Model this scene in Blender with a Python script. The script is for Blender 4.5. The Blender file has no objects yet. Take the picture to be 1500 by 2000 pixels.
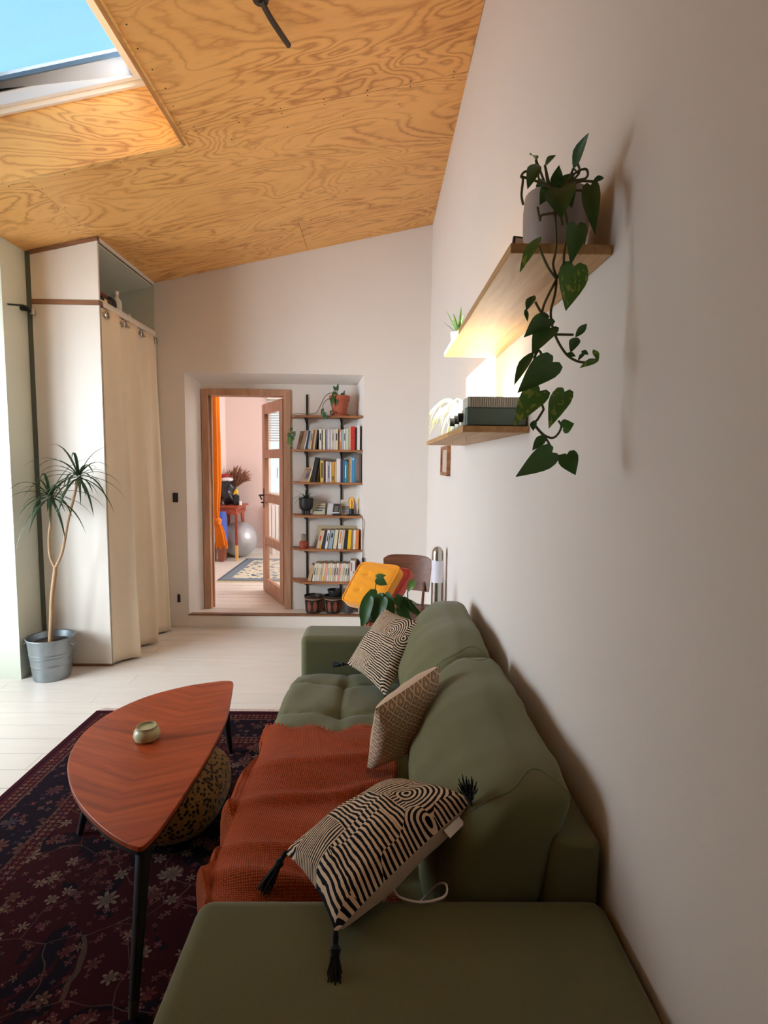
import bpy, bmesh, math, random
from mathutils import Vector, Matrix
from math import sin, cos, pi, radians, sqrt, exp
random.seed(7)
S = bpy.context.scene
C = S.collection
V = Vector

# ---------------------------------------------------------------- camera
cam_d = bpy.data.cameras.new('camera'); cam = bpy.data.objects.new('camera', cam_d); C.objects.link(cam)
cam_d.sensor_fit = 'VERTICAL'; cam_d.sensor_height = 24.0; cam_d.lens = 24.0 * 1050.0 / 2000.0
cam_d.clip_start = 0.02; cam_d.clip_end = 200
pi_, yw, rl = radians(-5.2), radians(0.8), radians(0.7)
fw = V((sin(yw) * cos(pi_), cos(yw) * cos(pi_), sin(pi_))); rt = V((cos(yw), -sin(yw), 0)); up = rt.cross(fw)
rt2 = rt * cos(rl) + up * sin(rl); up2 = up * cos(rl) - rt * sin(rl)
cam.matrix_world = Matrix(((rt2.x, up2.x, -fw.x, 0), (rt2.y, up2.y, -fw.y, 0), (rt2.z, up2.z, -fw.z, 1.475), (0, 0, 0, 1)))
S.camera = cam
# ---------------------------------------------------------------- world, daylight and added fill
w = bpy.data.worlds.new('World'); S.world = w; w.use_nodes = True
wn = w.node_tree; bg = wn.nodes['Background']
tc = wn.nodes.new('ShaderNodeTexCoord'); sx = wn.nodes.new('ShaderNodeSeparateXYZ'); rmp = wn.nodes.new('ShaderNodeValToRGB')
wn.links.new(tc.outputs['Generated'], sx.inputs[0]); wn.links.new(sx.outputs[2], rmp.inputs[0]); wn.links.new(rmp.outputs[0], bg.inputs[0])
rmp.color_ramp.elements[0].position = 0.0; rmp.color_ramp.elements[0].color = (0.80, 0.93, 1.0, 1)
rmp.color_ramp.elements[1].position = 0.85; rmp.color_ramp.elements[1].color = (0.12, 0.50, 1.0, 1)
e = rmp.color_ramp.elements.new(0.35); e.color = (0.42, 0.80, 1.0, 1)
bg.inputs[1].default_value = 1.15
SUN_DIR = V((1, -0.12, -0.83)).normalized()
sd = bpy.data.lights.new('sun', 'SUN'); sd.energy = 60; sd.angle = radians(0.6); sd.color = (1, 0.96, 0.90)
so = bpy.data.objects.new('sun', sd); C.objects.link(so); so.rotation_euler = SUN_DIR.to_track_quat('-Z', 'Y').to_euler(); so.location = (-8, 2, 9)
def area(name, loc, target, sx_, sy_, power, col):
    d = bpy.data.lights.new(name, 'AREA'); d.shape = 'RECTANGLE'; d.size = sx_; d.size_y = sy_; d.energy = power; d.color = col
    o = bpy.data.objects.new(name, d); C.objects.link(o); o.location = loc
    o.rotation_euler = (V(target) - V(loc)).to_track_quat('-Z', 'Z').to_euler(); return o
wl = area('fill_left_window', (-4.05, 1.75, 1.45), (-.4, 4.3, 1.05), 2.2, 1.7, 112, (0.80, 0.90, 1.0)); wl.data.spread = radians(106)  # soft lamp added outside the unseen window to brighten the far end
area('daylight_study_window', (1.42, 6.3, 1.7), (-2.0, 6.3, 1.2), 1.8, 1.5, 110, (1.0, 0.95, 0.92))
S.view_settings.view_transform = 'Standard'; S.view_settings.look = 'None'; S.view_settings.gamma = 1.0
S.view_settings.use_curve_mapping = False; S.view_settings.exposure = 0.1
S.cycles.use_denoising = True; S.cycles.max_bounces = 10; S.cycles.diffuse_bounces = 6; S.cycles.transparent_max_bounces = 12
S.cycles.sample_clamp_indirect = 6.0
S.cycles.caustics_reflective = False; S.cycles.caustics_refractive = False

# ---------------------------------------------------------------- material helpers
def srgb(r, g, b):
    f = lambda c: (c / 255.0) / 12.92 if c / 255.0 <= 0.04045 else ((c / 255.0 + 0.055) / 1.055) ** 2.4
    return (f(r), f(g), f(b), 1)
class NT:
    def __init__(s, name):
        s.m = bpy.data.materials.new(name); s.m.use_nodes = True; s.t = s.m.node_tree; s.n = s.t.nodes; s.l = s.t.links
        s.b = s.n['Principled BSDF']
    def put(s, sock, v):
        if isinstance(v, bpy.types.NodeSocket): s.l.new(v, sock)
        elif v is not None: sock.default_value = v
    def node(s, k, **kw):
        n = s.n.new(k)
        for a, b in kw.items(): setattr(n, a, b)
        return n
    def math(s, op, a, b=None, c=None):
        n = s.node('ShaderNodeMath', operation=op)
        for i, v in enumerate((a, b, c)):
            if v is not None: s.put(n.inputs[i], v)
        return n.outputs[0]
    def vmath(s, op, a, b=None):
        n = s.node('ShaderNodeVectorMath', operation=op); s.put(n.inputs[0], a)
        if b is not None: s.put(n.inputs[1], b)
        return n.outputs[1] if op in ('LENGTH', 'DISTANCE') else n.outputs[0]
    def coord(s, kind='Object'): return s.node('ShaderNodeTexCoord').outputs[kind]
    def mapping(s, v, scale=(1, 1, 1), loc=(0, 0, 0), rot=(0, 0, 0)):
        n = s.node('ShaderNodeMapping'); s.l.new(v, n.inputs[0]); n.inputs['Scale'].default_value = scale
        n.inputs['Location'].default_value = loc; n.inputs['Rotation'].default_value = rot; return n.outputs[0]
    def noise(s, v, scale=5, detail=2, rough=.5, dist=0, out=0):
        n = s.node('ShaderNodeTexNoise'); s.l.new(v, n.inputs['Vector'])
        for k, x in (('Scale', scale), ('Detail', detail), ('Roughness', rough), ('Distortion', dist)): n.inputs[k].default_value = x
        return n.outputs[out]
    def vor(s, v, scale=5, feature='F1', rnd=1.0, dist='EUCLIDEAN'):
        n = s.node('ShaderNodeTexVoronoi', feature=feature)
        if feature not in ('DISTANCE_TO_EDGE',): n.distance = dist
        s.l.new(v, n.inputs['Vector']); n.inputs['Scale'].default_value = scale; n.inputs['Randomness'].default_value = rnd; return n
    def mix(s, f, a, b):
        n = s.node('ShaderNodeMix', data_type='RGBA'); s.put(n.inputs[0], f); s.put(n.inputs[6], a); s.put(n.inputs[7], b); return n.outputs[2]
    def ramp(s, f, stops):
        n = s.node('ShaderNodeValToRGB'); s.l.new(f, n.inputs[0]); cr = n.color_ramp
        cr.elements[0].position, cr.elements[0].color = stops[0]; cr.elements[1].position, cr.elements[1].color = stops[-1]
        for p, c in stops[1:-1]: cr.elements.new(p).color = c
        return n.outputs[0]
    def sep(s, v):
        n = s.node('ShaderNodeSeparateXYZ'); s.l.new(v, n.inputs[0]); return n.outputs
    def comb(s, x, y, z=0.0):
        n = s.node('ShaderNodeCombineXYZ'); s.put(n.inputs[0], x); s.put(n.inputs[1], y); s.put(n.inputs[2], z); return n.outputs[0]
    def bump(s, h, strength=.3, dist=.01):
        n = s.node('ShaderNodeBump'); n.inputs['Strength'].default_value = strength; n.inputs['Distance'].default_value = dist
        s.l.new(h, n.inputs['Height']); s.l.new(n.outputs[0], s.b.inputs['Normal'])
    def col(s, c): s.put(s.b.inputs['Base Color'], c); return s
    def rough(s, r): s.put(s.b.inputs['Roughness'], r); return s
def flat(name, rgb, rough=.6, metal=0.0, var=.12, scale=6, spec=.5, bump=0.0, bs=60):
    n = NT(name); c = srgb(*rgb); o = n.coord()
    f = n.noise(o, scale, 3)
    c2 = tuple(x * (1 - var) for x in c[:3]) + (1,)
    n.col(n.mix(f, c, c2)).rough(rough); n.b.inputs['Metallic'].default_value = metal; n.b.inputs['Specular IOR Level'].default_value = spec
    if bump: n.bump(n.noise(o, bs, 3), bump, .004)
    return n.m
_cache = {}
def paint(rgb, rough=.55, metal=0.0, var=.1):
    k = (rgb, rough, metal)
    if k not in _cache: _cache[k] = flat('surface_%02x%02x%02x' % rgb, rgb, rough, metal, var)
    return _cache[k]
def wood(name, light, dark, axis='X', freq=26, rough=.45, stretch=.09, spec=.4):
    n = NT(name); o = n.coord(); sc = {'X': (stretch, 1, 1), 'Y': (1, stretch, 1), 'Z': (1, 1, stretch)}[axis]
    m = n.mapping(o, sc)
    a = n.noise(m, freq, 4, .6, .5); b = n.noise(m, freq * 4, 2)
    f = n.math('ADD', n.math('MULTIPLY', a, .75), n.math('MULTIPLY', b, .3))
    n.col(n.ramp(f, [(.36, srgb(*dark)), (.66, srgb(*light))])).rough(rough); n.b.inputs['Specular IOR Level'].default_value = spec
    n.bump(f, .12, .003); return n.m
def plywood(name, light, dark, off=0.0, scale=1.0, along='X'):
    n = NT(name); o = n.coord()
    m = n.mapping(o, (.75 * scale, 2.2 * scale, 1.0) if along == 'X' else (.6 * scale, 1, 2.4 * scale), (off, off * .7, off))
    jag = n.noise(n.mapping(o, (3.5, 14, 3), (off, off, 0)), 2.6, 3, .6)
    base = n.noise(m, 1.15, 3.0, .45, .8)
    h = n.math('ADD', n.math('MULTIPLY', base, 40.0), n.math('MULTIPLY', jag, 1.7))
    t = n.math('POWER', n.math('PINGPONG', h, 1.0), 2.4)
    blotch = n.noise(n.mapping(o, (.8, 2.5, 1)), 2.0, 3)
    streak = n.noise(n.mapping(o, (4, 90, 10)), 2.0, 3)
    calm = n.ramp(n.noise(n.mapping(o, (.7, 1.6, 1), (off, 3, 0)), 1.6, 2), [(.35, (.35, .35, .35, 1)), (.6, (1, 1, 1, 1))])
    f = n.math('ADD', n.math('MULTIPLY', n.math('MULTIPLY', t, .40), calm), n.math('ADD', n.math('MULTIPLY', blotch, .38), n.math('MULTIPLY', streak, .16)))
    n.col(n.ramp(f, [(.26, srgb(*light)), (.52, srgb(*[a * .6 + b * .4 for a, b in zip(light, dark)])), (.88, srgb(*dark))])).rough(.42)
    n.b.inputs['Specular IOR Level'].default_value = .35
    n.bump(f, .08, .002); return n.m

# ---------------------------------------------------------------- object helpers
def tag(o, label=None, cat=None, group=None, kind=None):
    if label: o['label'] = label
    if cat: o['category'] = cat
    if group: o['group'] = group
    if kind: o['kind'] = kind
    return o
def par(o, p):
    if p is not None:
        o.parent = p
        if p.type == 'EMPTY': o.matrix_parent_inverse = Matrix.Translation(p.location).inverted()
    return o
def thing(name, label, cat, loc, group=None):
    o = bpy.data.objects.new(name, None); C.objects.link(o); o.location = loc; o.empty_display_size = .05
    return tag(o, label, cat, group)
class MB:
    def __init__(s): s.v = []; s.f = []; s.mi = []; s.uv = {}
    def add(s, vs, fs, mi=0):
        k = len(s.v); s.v += [tuple(p) for p in vs]; s.f += [tuple(i + k for i in f) for f in fs]; s.mi += [mi] * len(fs); return k
    def hexa(s, p, mi=0):   # 8 corners: bottom 4 ccw, top 4 ccw
        s.add(p, [(0, 3, 2, 1), (4, 5, 6, 7), (0, 1, 5, 4), (1, 2, 6, 5), (2, 3, 7, 6), (3, 0, 4, 7)], mi); return s
    def box(s, x0, x1, y0, y1, z0, z1, mi=0):
        return s.hexa([(x0, y0, z0), (x1, y0, z0), (x1, y1, z0), (x0, y1, z0), (x0, y0, z1), (x1, y0, z1), (x1, y1, z1), (x0, y1, z1)], mi)
    def obox(s, c, ax, ay, az, mi=0):   # centre and three half-axis vectors
        c, ax, ay, az = V(c), V(ax), V(ay), V(az)
        return s.hexa([c - ax - ay - az, c + ax - ay - az, c + ax + ay - az, c - ax + ay - az, c - ax - ay + az, c + ax - ay + az, c + ax + ay + az, c - ax + ay + az], mi)
    def prism(s, poly, z0, z1, mi=0):   # poly of (x,y); z0,z1 numbers or functions of (x,y)
        n = len(poly); g0 = z0 if callable(z0) else (lambda x, y: z0); g1 = z1 if callable(z1) else (lambda x, y: z1)
        s.add([(x, y, g0(x, y)) for x, y in poly] + [(x, y, g1(x, y)) for x, y in poly],
              [tuple(range(n - 1, -1, -1)), tuple(range(n, 2 * n))] + [(i, (i + 1) % n, n + (i + 1) % n, n + i) for i in range(n)], mi); return s
    def tube(s, pts, r, n=8, mi=0, cap=True):
        pts = [V(p) for p in pts]; rs = r if isinstance(r, (list, tuple)) else [r] * len(pts); vs = []; fs = []; ref = None
        for i, p in enumerate(pts):
            d = (pts[min(i + 1, len(pts) - 1)] - pts[max(i - 1, 0)]).normalized()
            if ref is None: ref = d.orthogonal().normalized()
            ref = (ref - d * ref.dot(d)); ref = ref.normalized() if ref.length > 1e-6 else d.orthogonal().normalized()
            b = d.cross(ref)
            for k in range(n): a = 2 * pi * k / n; vs.append(p + (ref * cos(a) + b * sin(a)) * rs[i])
        for i in range(len(pts) - 1):
            for k in range(n): k2 = (k + 1) % n; fs.append((i * n + k, i * n + k2, (i + 1) * n + k2, (i + 1) * n + k))
        if cap: fs.append(tuple(range(n - 1, -1, -1))); m = (len(pts) - 1) * n; fs.append(tuple(range(m, m + n)))
        s.add(vs, fs, mi); return s
    def lathe(s, prof, c=(0, 0, 0), n=24, mi=0, squash=1.0):   # prof (r,z)
        vs = []; fs = []; c = V(c)
        for r, z in prof:
            for k in range(n): a = 2 * pi * k / n; vs.append(c + V((r * cos(a), r * sin(a) * squash, z)))
        for i in range(len(prof) - 1):
            for k in range(n): k2 = (k + 1) % n; fs.append((i * n + k, i * n + k2, (i + 1) * n + k2, (i + 1) * n + k))
        if prof[0][0] > 1e-5: fs.append(tuple(range(n - 1, -1, -1)))
        if prof[-1][0] > 1e-5: m = (len(prof) - 1) * n; fs.append(tuple(range(m, m + n)))
        s.add(vs, fs, mi); return s
    def build(s, name, mat, parent=None, smooth=False, bevel=0, seg=2, sub=0, auto=True):
        me = bpy.data.meshes.new(name); me.from_pydata(s.v, [], s.f)
        for m in (mat if isinstance(mat, (list, tuple)) else [mat]): me.materials.append(m)
        if any(s.mi): me.polygons.foreach_set('material_index', s.mi)
        if s.uv:
            u = me.uv_layers.new(name='UVMap')
            for lp in me.loops: u.data[lp.index].uv = s.uv.get(lp.vertex_index, (0, 0))
        bm = bmesh.new(); bm.from_mesh(me); bmesh.ops.remove_doubles(bm, verts=bm.verts, dist=1e-6) if not s.uv else None
        bmesh.ops.recalc_face_normals(bm, faces=bm.faces); bm.to_mesh(me); bm.free()
        if smooth or bevel: me.polygons.foreach_set('use_smooth', [True] * len(me.polygons))
        o = bpy.data.objects.new(name, me); C.objects.link(o); par(o, parent)
        if bevel:
            b = o.modifiers.new('bevel', 'BEVEL'); b.width = bevel; b.segments = seg; b.limit_method = 'ANGLE'; b.angle_limit = radians(40); b.harden_normals = True
        if sub: m = o.modifiers.new('sub', 'SUBSURF'); m.levels = sub; m.render_levels = sub
        if smooth and not bevel and not sub: me.set_sharp_from_angle(angle=radians(38))
        return o
def struct(name, mb, mat, parent=None, **k):
    o = mb.build(name, mat, parent, **k)
    if parent is None: o['kind'] = 'structure'
    return o
def grid_surface(fn, nu, nv, closed=False):
    m = MB(); m.add([fn(i / nu, j / nv) for i in range(nu + 1) for j in range(nv + 1)],
                    [(i * (nv + 1) + j, (i + 1) * (nv + 1) + j, (i + 1) * (nv + 1) + j + 1, i * (nv + 1) + j + 1) for i in range(nu) for j in range(nv)]); return m
def soft_block(fn, nu=10, nv=14, nw=8, p=5.0):   # rounded block; fn maps (u,v,w) in [-1,1] to a point
    m = MB(); idx = {}
    def vid(i, j, k):
        if (i, j, k) not in idx:
            u, v, w_ = 2 * i / nu - 1, 2 * j / nv - 1, 2 * k / nw - 1
            L = (abs(u) ** p + abs(v) ** p + abs(w_) ** p) ** (1 / p)
            idx[(i, j, k)] = len(m.v); m.v.append(tuple(fn(u / L, v / L, w_ / L)))
        return idx[(i, j, k)]
    def q(a, b, c, d): m.f.append((vid(*a), vid(*b), vid(*c), vid(*d))); m.mi.append(0)
    for i in range(nu):
        for j in range(nv):
            for k in (0, nw): q((i, j, k), (i + 1, j, k), (i + 1, j + 1, k), (i, j + 1, k))
    for i in range(nu):
        for k in range(nw):
            for j in (0, nv): q((i, j, k), (i + 1, j, k), (i + 1, j, k + 1), (i, j, k + 1))
    for j in range(nv):
        for k in range(nw):
            for i in (0, nu): q((i, j, k), (i, j + 1, k), (i, j + 1, k + 1), (i, j, k + 1))
    return m
def hsh(x): return (sin(x * 127.1) * 43758.5453) % 1.0
def leaf_mb(base, tip, width, n=(-.3, -1, .25), curl=.12, heart=True, fold=.25, seg=7):
    b, t = V(base), V(tip); ax = t - b; L = ax.length; ax.normalize(); n = V(n); sd_ = ax.cross(n).normalized(); n = sd_.cross(ax).normalized()
    m = MB(); vs = []; fs = []
    if heart: rows_ = [(0, .34, .13), (.05, .78, .11), (.17, .97, .05), (.33, 1.0, .0), (.5, .88, 0), (.67, .64, 0), (.84, .33, 0), (1, .03, 0)]
    else: rows_ = [(0, .1, 0), (.12, .5, 0), (.28, .85, 0), (.45, 1.0, 0), (.62, .88, 0), (.78, .58, 0), (.9, .3, 0), (1, .03, 0)]
    seg = len(rows_) - 1
    for s, wf_, bk_ in rows_:
        hw = wf_ * width
        c = b + ax * (s * L) - n * (curl * L * (s * s)) + n * (curl * .4 * L * sin(pi * s))
        for q, kk in ((-1, fold), (-.5, fold * .35), (0, 0), (.5, fold * .35), (1, fold)):
            vs.append(c + sd_ * (q * hw) - ax * (bk_ * L * (abs(q) if abs(q) < 1 else .75)) + n * (kk * hw + .06 * hw * sin(s * 9 + q * 3)))
    for i in range(seg):
        for j in range(4): a = i * 5 + j; fs.append((a, a + 1, a + 6, a + 5))
    m.add(vs, fs); return m
def blade_mb(base, az, el, L, width, droop, seg=7):
    m = MB(); p = V(base); vs = []; fs = []; d = V((cos(az) * cos(el), sin(az) * cos(el), sin(el))); sdv = V((-sin(az), cos(az), 0))
    for i in range(seg + 1):
        s = i / seg; hw = width * (1 - s ** 2.2) * (.55 + .45 * min(1, s * 4)) + .0006
        nn = sdv.cross(d).normalized()
        vs += [p - sdv * hw + nn * hw * .35, p, p + sdv * hw + nn * hw * .35]
        d = (d + V((0, 0, -droop * (1.0 + s) / seg))).normalized(); p = p + d * (L / seg)
    for i in range(seg):
        for j in range(2): a = i * 3 + j; fs.append((a, a + 1, a + 4, a + 3))
    m.add(vs, fs); return m

# ---------------------------------------------------------------- materials
def wall_paint(name, rgb):
    n = NT(name); o = n.coord()
    n.col(n.mix(n.noise(o, 1.3, 4, .6), srgb(*rgb), srgb(*[c * .965 for c in rgb]))).rough(.72); n.b.inputs['Specular IOR Level'].default_value = .25
    n.bump(n.noise(o, 120, 3), .12, .002); return n.m
M_wall = wall_paint('warm_white_paint', (227, 219, 211))
M_walll = wall_paint('greenish_white_paint', (212, 216, 200))
M_pink = wall_paint('pink_white_paint', (226, 208, 203))
M_cab = wall_paint('cream_cabinet_panel', (226, 219, 208))
M_ply = [plywood('pine_plywood_%s' % 'abcd'[i], (232, 176, 104), (160, 98, 46), off=3.1 * i + 1.7) for i in range(4)]
M_plyrev = plywood('pine_plywood_reveal', (232, 184, 112), (170, 110, 58), off=5.2, scale=1.1, along='Z')
M_plyedge = wood('plywood_edge', (206, 150, 92), (150, 96, 52), 'Y', 20)
M_brown = wood('brown_edge_strip', (150, 106, 76), (112, 76, 52), 'X', 20)
M_door = wood('light_brown_door_wood', (194, 150, 120), (164, 120, 92), 'Z', 18, .5)
M_white = flat('white_gloss', (236, 234, 230), .3, var=.03)
M_black = flat('matt_black', (26, 25, 26), .5)
M_blackmetal = flat('black_painted_steel', (30, 32, 30), .4, .3)
M_chrome = flat('brushed_steel', (190, 186, 178), .28, 1.0, var=.05)
M_soil = flat('dark_soil', (40, 28, 20), .9, bump=.6)
M_terra = flat('terracotta', (176, 92, 66), .8, var=.25, scale=14, bump=.2)
M_shelfw = wood('oak_shelf', (214, 172, 118), (178, 132, 84), 'Y', 22, .5)
M_shelfd = wood('warm_brown_board', (176, 118, 74), (118, 72, 44), 'X', 22, .5)
M_tabletop = None
def planks_mat():
    n = NT('white_painted_boards'); o = n.coord(); gm = n.node('ShaderNodeNewGeometry')
    p = gm.outputs['Position']
    a = n.noise(n.mapping(p, (1, 7, 1)), 3.0, 3); r = n.node('ShaderNodeObjectInfo').outputs['Random']
    c = n.mix(a, srgb(236, 230, 220), srgb(222, 215, 204)); c = n.mix(n.math('MULTIPLY', r, .5), c, srgb(224, 217, 208))
    n.col(c).rough(n.math('ADD', .26, n.math('MULTIPLY', a, .2))); n.b.inputs['Specular IOR Level'].default_value = .5
    n.bump(n.noise(n.mapping(p, (4, 60, 4)), 3, 3), .1, .002); return n.m
M_plank = planks_mat()
def fabric(name, rgb, rough=.9, wv=420, var=.25, sheen=.3, bump=.35):
    n = NT(name); o = n.coord(); c = srgb(*rgb)
    f = n.noise(o, 3.5, 4, .6); g = n.noise(o, wv, 2)
    ff = n.math('ADD', n.math('MULTIPLY', f, .7), n.math('MULTIPLY', g, .3))
    n.col(n.mix(ff, tuple(x * (1 + var * .6) for x in c[:3]) + (1,), tuple(x * (1 - var) for x in c[:3]) + (1,))).rough(rough)
    n.b.inputs['Sheen Weight'].default_value = sheen; n.b.inputs['Specular IOR Level'].default_value = .15
    n.bump(g, bump, .002); return n.m
M_green = fabric('sage_green_upholstery', (106, 107, 74), sheen=.2)
M_beige = fabric('beige_linen', (206, 178, 150))
M_curt = fabric('sand_curtain', (224, 208, 182), wv=300, bump=.2, var=.12)
M_orangec = fabric('orange_curtain', (236, 132, 30), sheen=.2)
M_yellow = fabric('mustard_yellow_cotton', (232, 152, 34), var=.15)
M_pinkf = fabric('coral_pink_cotton', (214, 92, 82))
M_tassel = fabric('black_yarn', (20, 21, 22), wv=200)
M_leaf = None
def leaf_mat(name, a, b, varieg=0.0):
    n = NT(name); o = n.coord(); f = n.noise(o, 14, 3); c = n.mix(f, srgb(*a), srgb(*b))
    if varieg:
        g = n.noise(n.mapping(o, (1, 1, .5)), 70, 3, .6, 1.0)
        c = n.mix(n.math('MULTIPLY', n.math('GREATER_THAN', g, .58), varieg), c, srgb(168, 176, 84))
    n.col(c).rough(.42)
    t = n.node('ShaderNodeBsdfTranslucent'); n.l.new(c, t.inputs[0]); mx = n.node('ShaderNodeMixShader'); mx.inputs[0].default_value = .3
    n.l.new(n.b.outputs[0], mx.inputs[1]); n.l.new(t.outputs[0], mx.inputs[2]); n.l.new(mx.outputs[0], n.n['Material Output'].inputs[0]); return n.m
M_leaf = leaf_mat('dark_green_leaf', (66, 104, 50), (48, 80, 40))
M_leafv = leaf_mat('marbled_green_leaf', (88, 130, 58), (62, 102, 46), .6)
M_leafl = leaf_mat('light_green_leaf', (112, 142, 66), (78, 112, 52))
M_drac = leaf_mat('deep_green_blade', (58, 80, 48), (34, 54, 34))
M_stem = flat('stem_brown_green', (96, 88, 50), .6)
M_stemb = flat('pale_brown_cane', (172, 138, 100), .7, bump=.3, var=.3, scale=30)
def glass(name, tint=(1, 1, 1, 1)):
    n = NT(name); t = n.node('ShaderNodeBsdfTransparent'); t.inputs[0].default_value = tint; g = n.node('ShaderNodeBsdfGlossy'); g.inputs['Roughness'].default_value = .02
    lw = n.node('ShaderNodeLayerWeight'); lw.inputs[0].default_value = .5; mx = n.node('ShaderNodeMixShader')
    f = n.math('ADD', .03, n.math('MULTIPLY', n.math('POWER', lw.outputs['Facing'], 4.0), .35))
    n.l.new(f, mx.inputs[0]); n.l.new(t.outputs[0], mx.inputs[1]); n.l.new(g.outputs[0], mx.inputs[2]); n.l.new(mx.outputs[0], n.n['Material Output'].inputs[0]); return n.m
M_glass = glass('window_glass')
def stripes_mat():
    n = NT('black_block_print_stripes'); uv = n.coord('UV')
    uv = n.mapping(uv, (1, 1, 1), (3.37, 1.71, 0)); wob = n.noise(uv, 22, 2, .5, 0, out=1)
    uvw = n.vmath('ADD', uv, n.vmath('SCALE', n.vmath('SUBTRACT', wob, (.5, .5, .5)), None))
    sc = uvw.node; sc.inputs[1].default_value = (0, 0, 0)
    vs = n.node('ShaderNodeVectorMath', operation='SCALE'); n.l.new(n.vmath('SUBTRACT', wob, (.5, .5, .5)), vs.inputs[0]); vs.inputs['Scale'].default_value = .008
    uvw = n.vmath('ADD', uv, vs.outputs[0])
    vr = n.vor(n.mapping(uvw, (1, 1, 0)), 8.6, 'F1', .6, 'CHEBYCHEV')
    cs = n.node('ShaderNodeSeparateColor'); n.l.new(vr.outputs['Color'], cs.inputs[0]); r1, r2 = cs.outputs[0], cs.outputs[1]
    ps = n.vmath('SUBTRACT', n.mapping(uvw, (1, 1, 0)), vr.outputs['Position'])
    # Position of the voronoi node is already in texture space
    x, y, _ = n.sep(ps)
    F = 2 * pi * 104
    ox = n.math('MULTIPLY', n.math('SUBTRACT', n.math('GREATER_THAN', r2, .5), .5), .11)
    rad = n.vmath('LENGTH', n.comb(n.math('ADD', x, ox), n.math('MULTIPLY', n.math('ADD', y, .03), .8)))
    sel1 = n.math('GREATER_THAN', r1, .38); sel2 = n.math('GREATER_THAN', r1, .64)
    cA = n.math('ADD', n.math('MULTIPLY', x, n.math('SUBTRACT', 1.0, sel1)), n.math('MULTIPLY', y, n.math('SUBTRACT', sel1, sel2)))
    cB = n.math('ADD', cA, n.math('MULTIPLY', rad, sel2))
    s = n.math('SINE', n.math('MULTIPLY', cB, F))
    thr = n.math('GREATER_THAN', s, n.math('MULTIPLY', n.math('SUBTRACT', n.noise(uv, 60, 2), .5), 1.2))
    n.col(n.mix(thr, srgb(214, 190, 162), srgb(26, 24, 26))).rough(.9); n.b.inputs['Specular IOR Level'].default_value = .1
    n.bump(n.noise(uv, 900, 2), .3, .001); return n.m
M_stripe = stripes_mat()
def diamond_mat():
    n = NT('woven_diamond_lattice'); uv = n.coord('UV'); m = n.mapping(uv, (1, 1, 1), rot=(0, 0, radians(45))); x, y, _ = n.sep(m)
    P = 1 / .021
    fx = n.math('ABSOLUTE', n.math('SUBTRACT', n.math('FRACT', n.math('MULTIPLY', x, P)), .5)); fy = n.math('ABSOLUTE', n.math('SUBTRACT', n.math('FRACT', n.math('MULTIPLY', y, P)), .5))
    d = n.math('MAXIMUM', fx, fy)
    line = n.math('GREATER_THAN', d, .40); dot = n.math('LESS_THAN', d, .15)
    ring = n.math('MULTIPLY', n.math('GREATER_THAN', d, .2), n.math('LESS_THAN', d, .3))
    f = n.math('MAXIMUM', n.math('MAXIMUM', line, dot), n.math('MULTIPLY', ring, .45))
    n.col(n.mix(f, srgb(150, 120, 96), srgb(222, 200, 172))).rough(.95); n.b.inputs['Specular IOR Level'].default_value = .1
    n.bump(f, .5, .003); return n.m
M_diam = diamond_mat()
def leopard_mat():
    n = NT('leopard_print_plush'); o = n.coord(); v = n.vor(n.vmath('ADD', o, n.vmath('MULTIPLY', n.noise(o, 18, 2, out=1), (.02, .02, .02))), 62, 'F1')
    d = v.outputs['Distance']; f = n.math('LESS_THAN', n.math('ADD', d, n.math('MULTIPLY', n.noise(o, 60, 2), .3)), .60)
    n.col(n.mix(f, srgb(166, 120, 66), srgb(44, 28, 18))).rough(.95); n.b.inputs['Sheen Weight'].default_value = .3; n.bump(n.noise(o, 300, 2), .5, .003); return n.m
M_leop = leopard_mat()
def knit_mat():
    n = NT('rust_waffle_knit'); o = n.coord('UV'); x, y, _ = n.sep(o)
    a = n.math('SINE', n.math('MULTIPLY', x, 2 * pi * 190)); b = n.math('SINE', n.math('MULTIPLY', y, 2 * pi * 190))
    f = n.math('MULTIPLY', n.math('ADD', a, 1), n.math('ADD', b, 1)); ob = n.coord()
    g = n.noise(ob, 5, 3)
    c = n.mix(g, srgb(196, 88, 34), srgb(160, 64, 22)); c = n.mix(n.math('MULTIPLY', n.math('LESS_THAN', f, .9), .35), c, srgb(86, 32, 14))
    n.col(c).rough(.95); n.b.inputs['Sheen Weight'].default_value = .12; n.b.inputs['Specular IOR Level'].default_value = .05; n.bump(f, .6, .002); return n.m
M_knit = knit_mat()
def table_mat():
    n = NT('red_brown_teak_veneer'); o = n.coord(); x, y, _ = n.sep(o)
    # book-matched veneer: grain runs as a chevron from the long centre seam
    ax = n.math('ABSOLUTE', n.math('ADD', n.math('MULTIPLY', n.math('ADD', x, .80), 1.0), n.math('MULTIPLY', n.math('SUBTRACT', y, 1.9), .02)))
    t = n.math('SUBTRACT', y, n.math('MULTIPLY', ax, .42))
    m = n.comb(n.math('MULTIPLY', ax, 1.4), n.math('MULTIPLY', t, 16))
    a = n.noise(m, 1.6, 4, .6, .6); b = n.noise(m, 9, 3)
    f = n.math('ADD', n.math('MULTIPLY', a, .75), n.math('MULTIPLY', b, .25))
    n.col(n.ramp(f, [(.32, srgb(118, 46, 20)), (.5, srgb(160, 68, 32)), (.68, srgb(182, 86, 42))])).rough(.38); n.bump(f, .05, .002); return n.m
M_table = table_mat()
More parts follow.
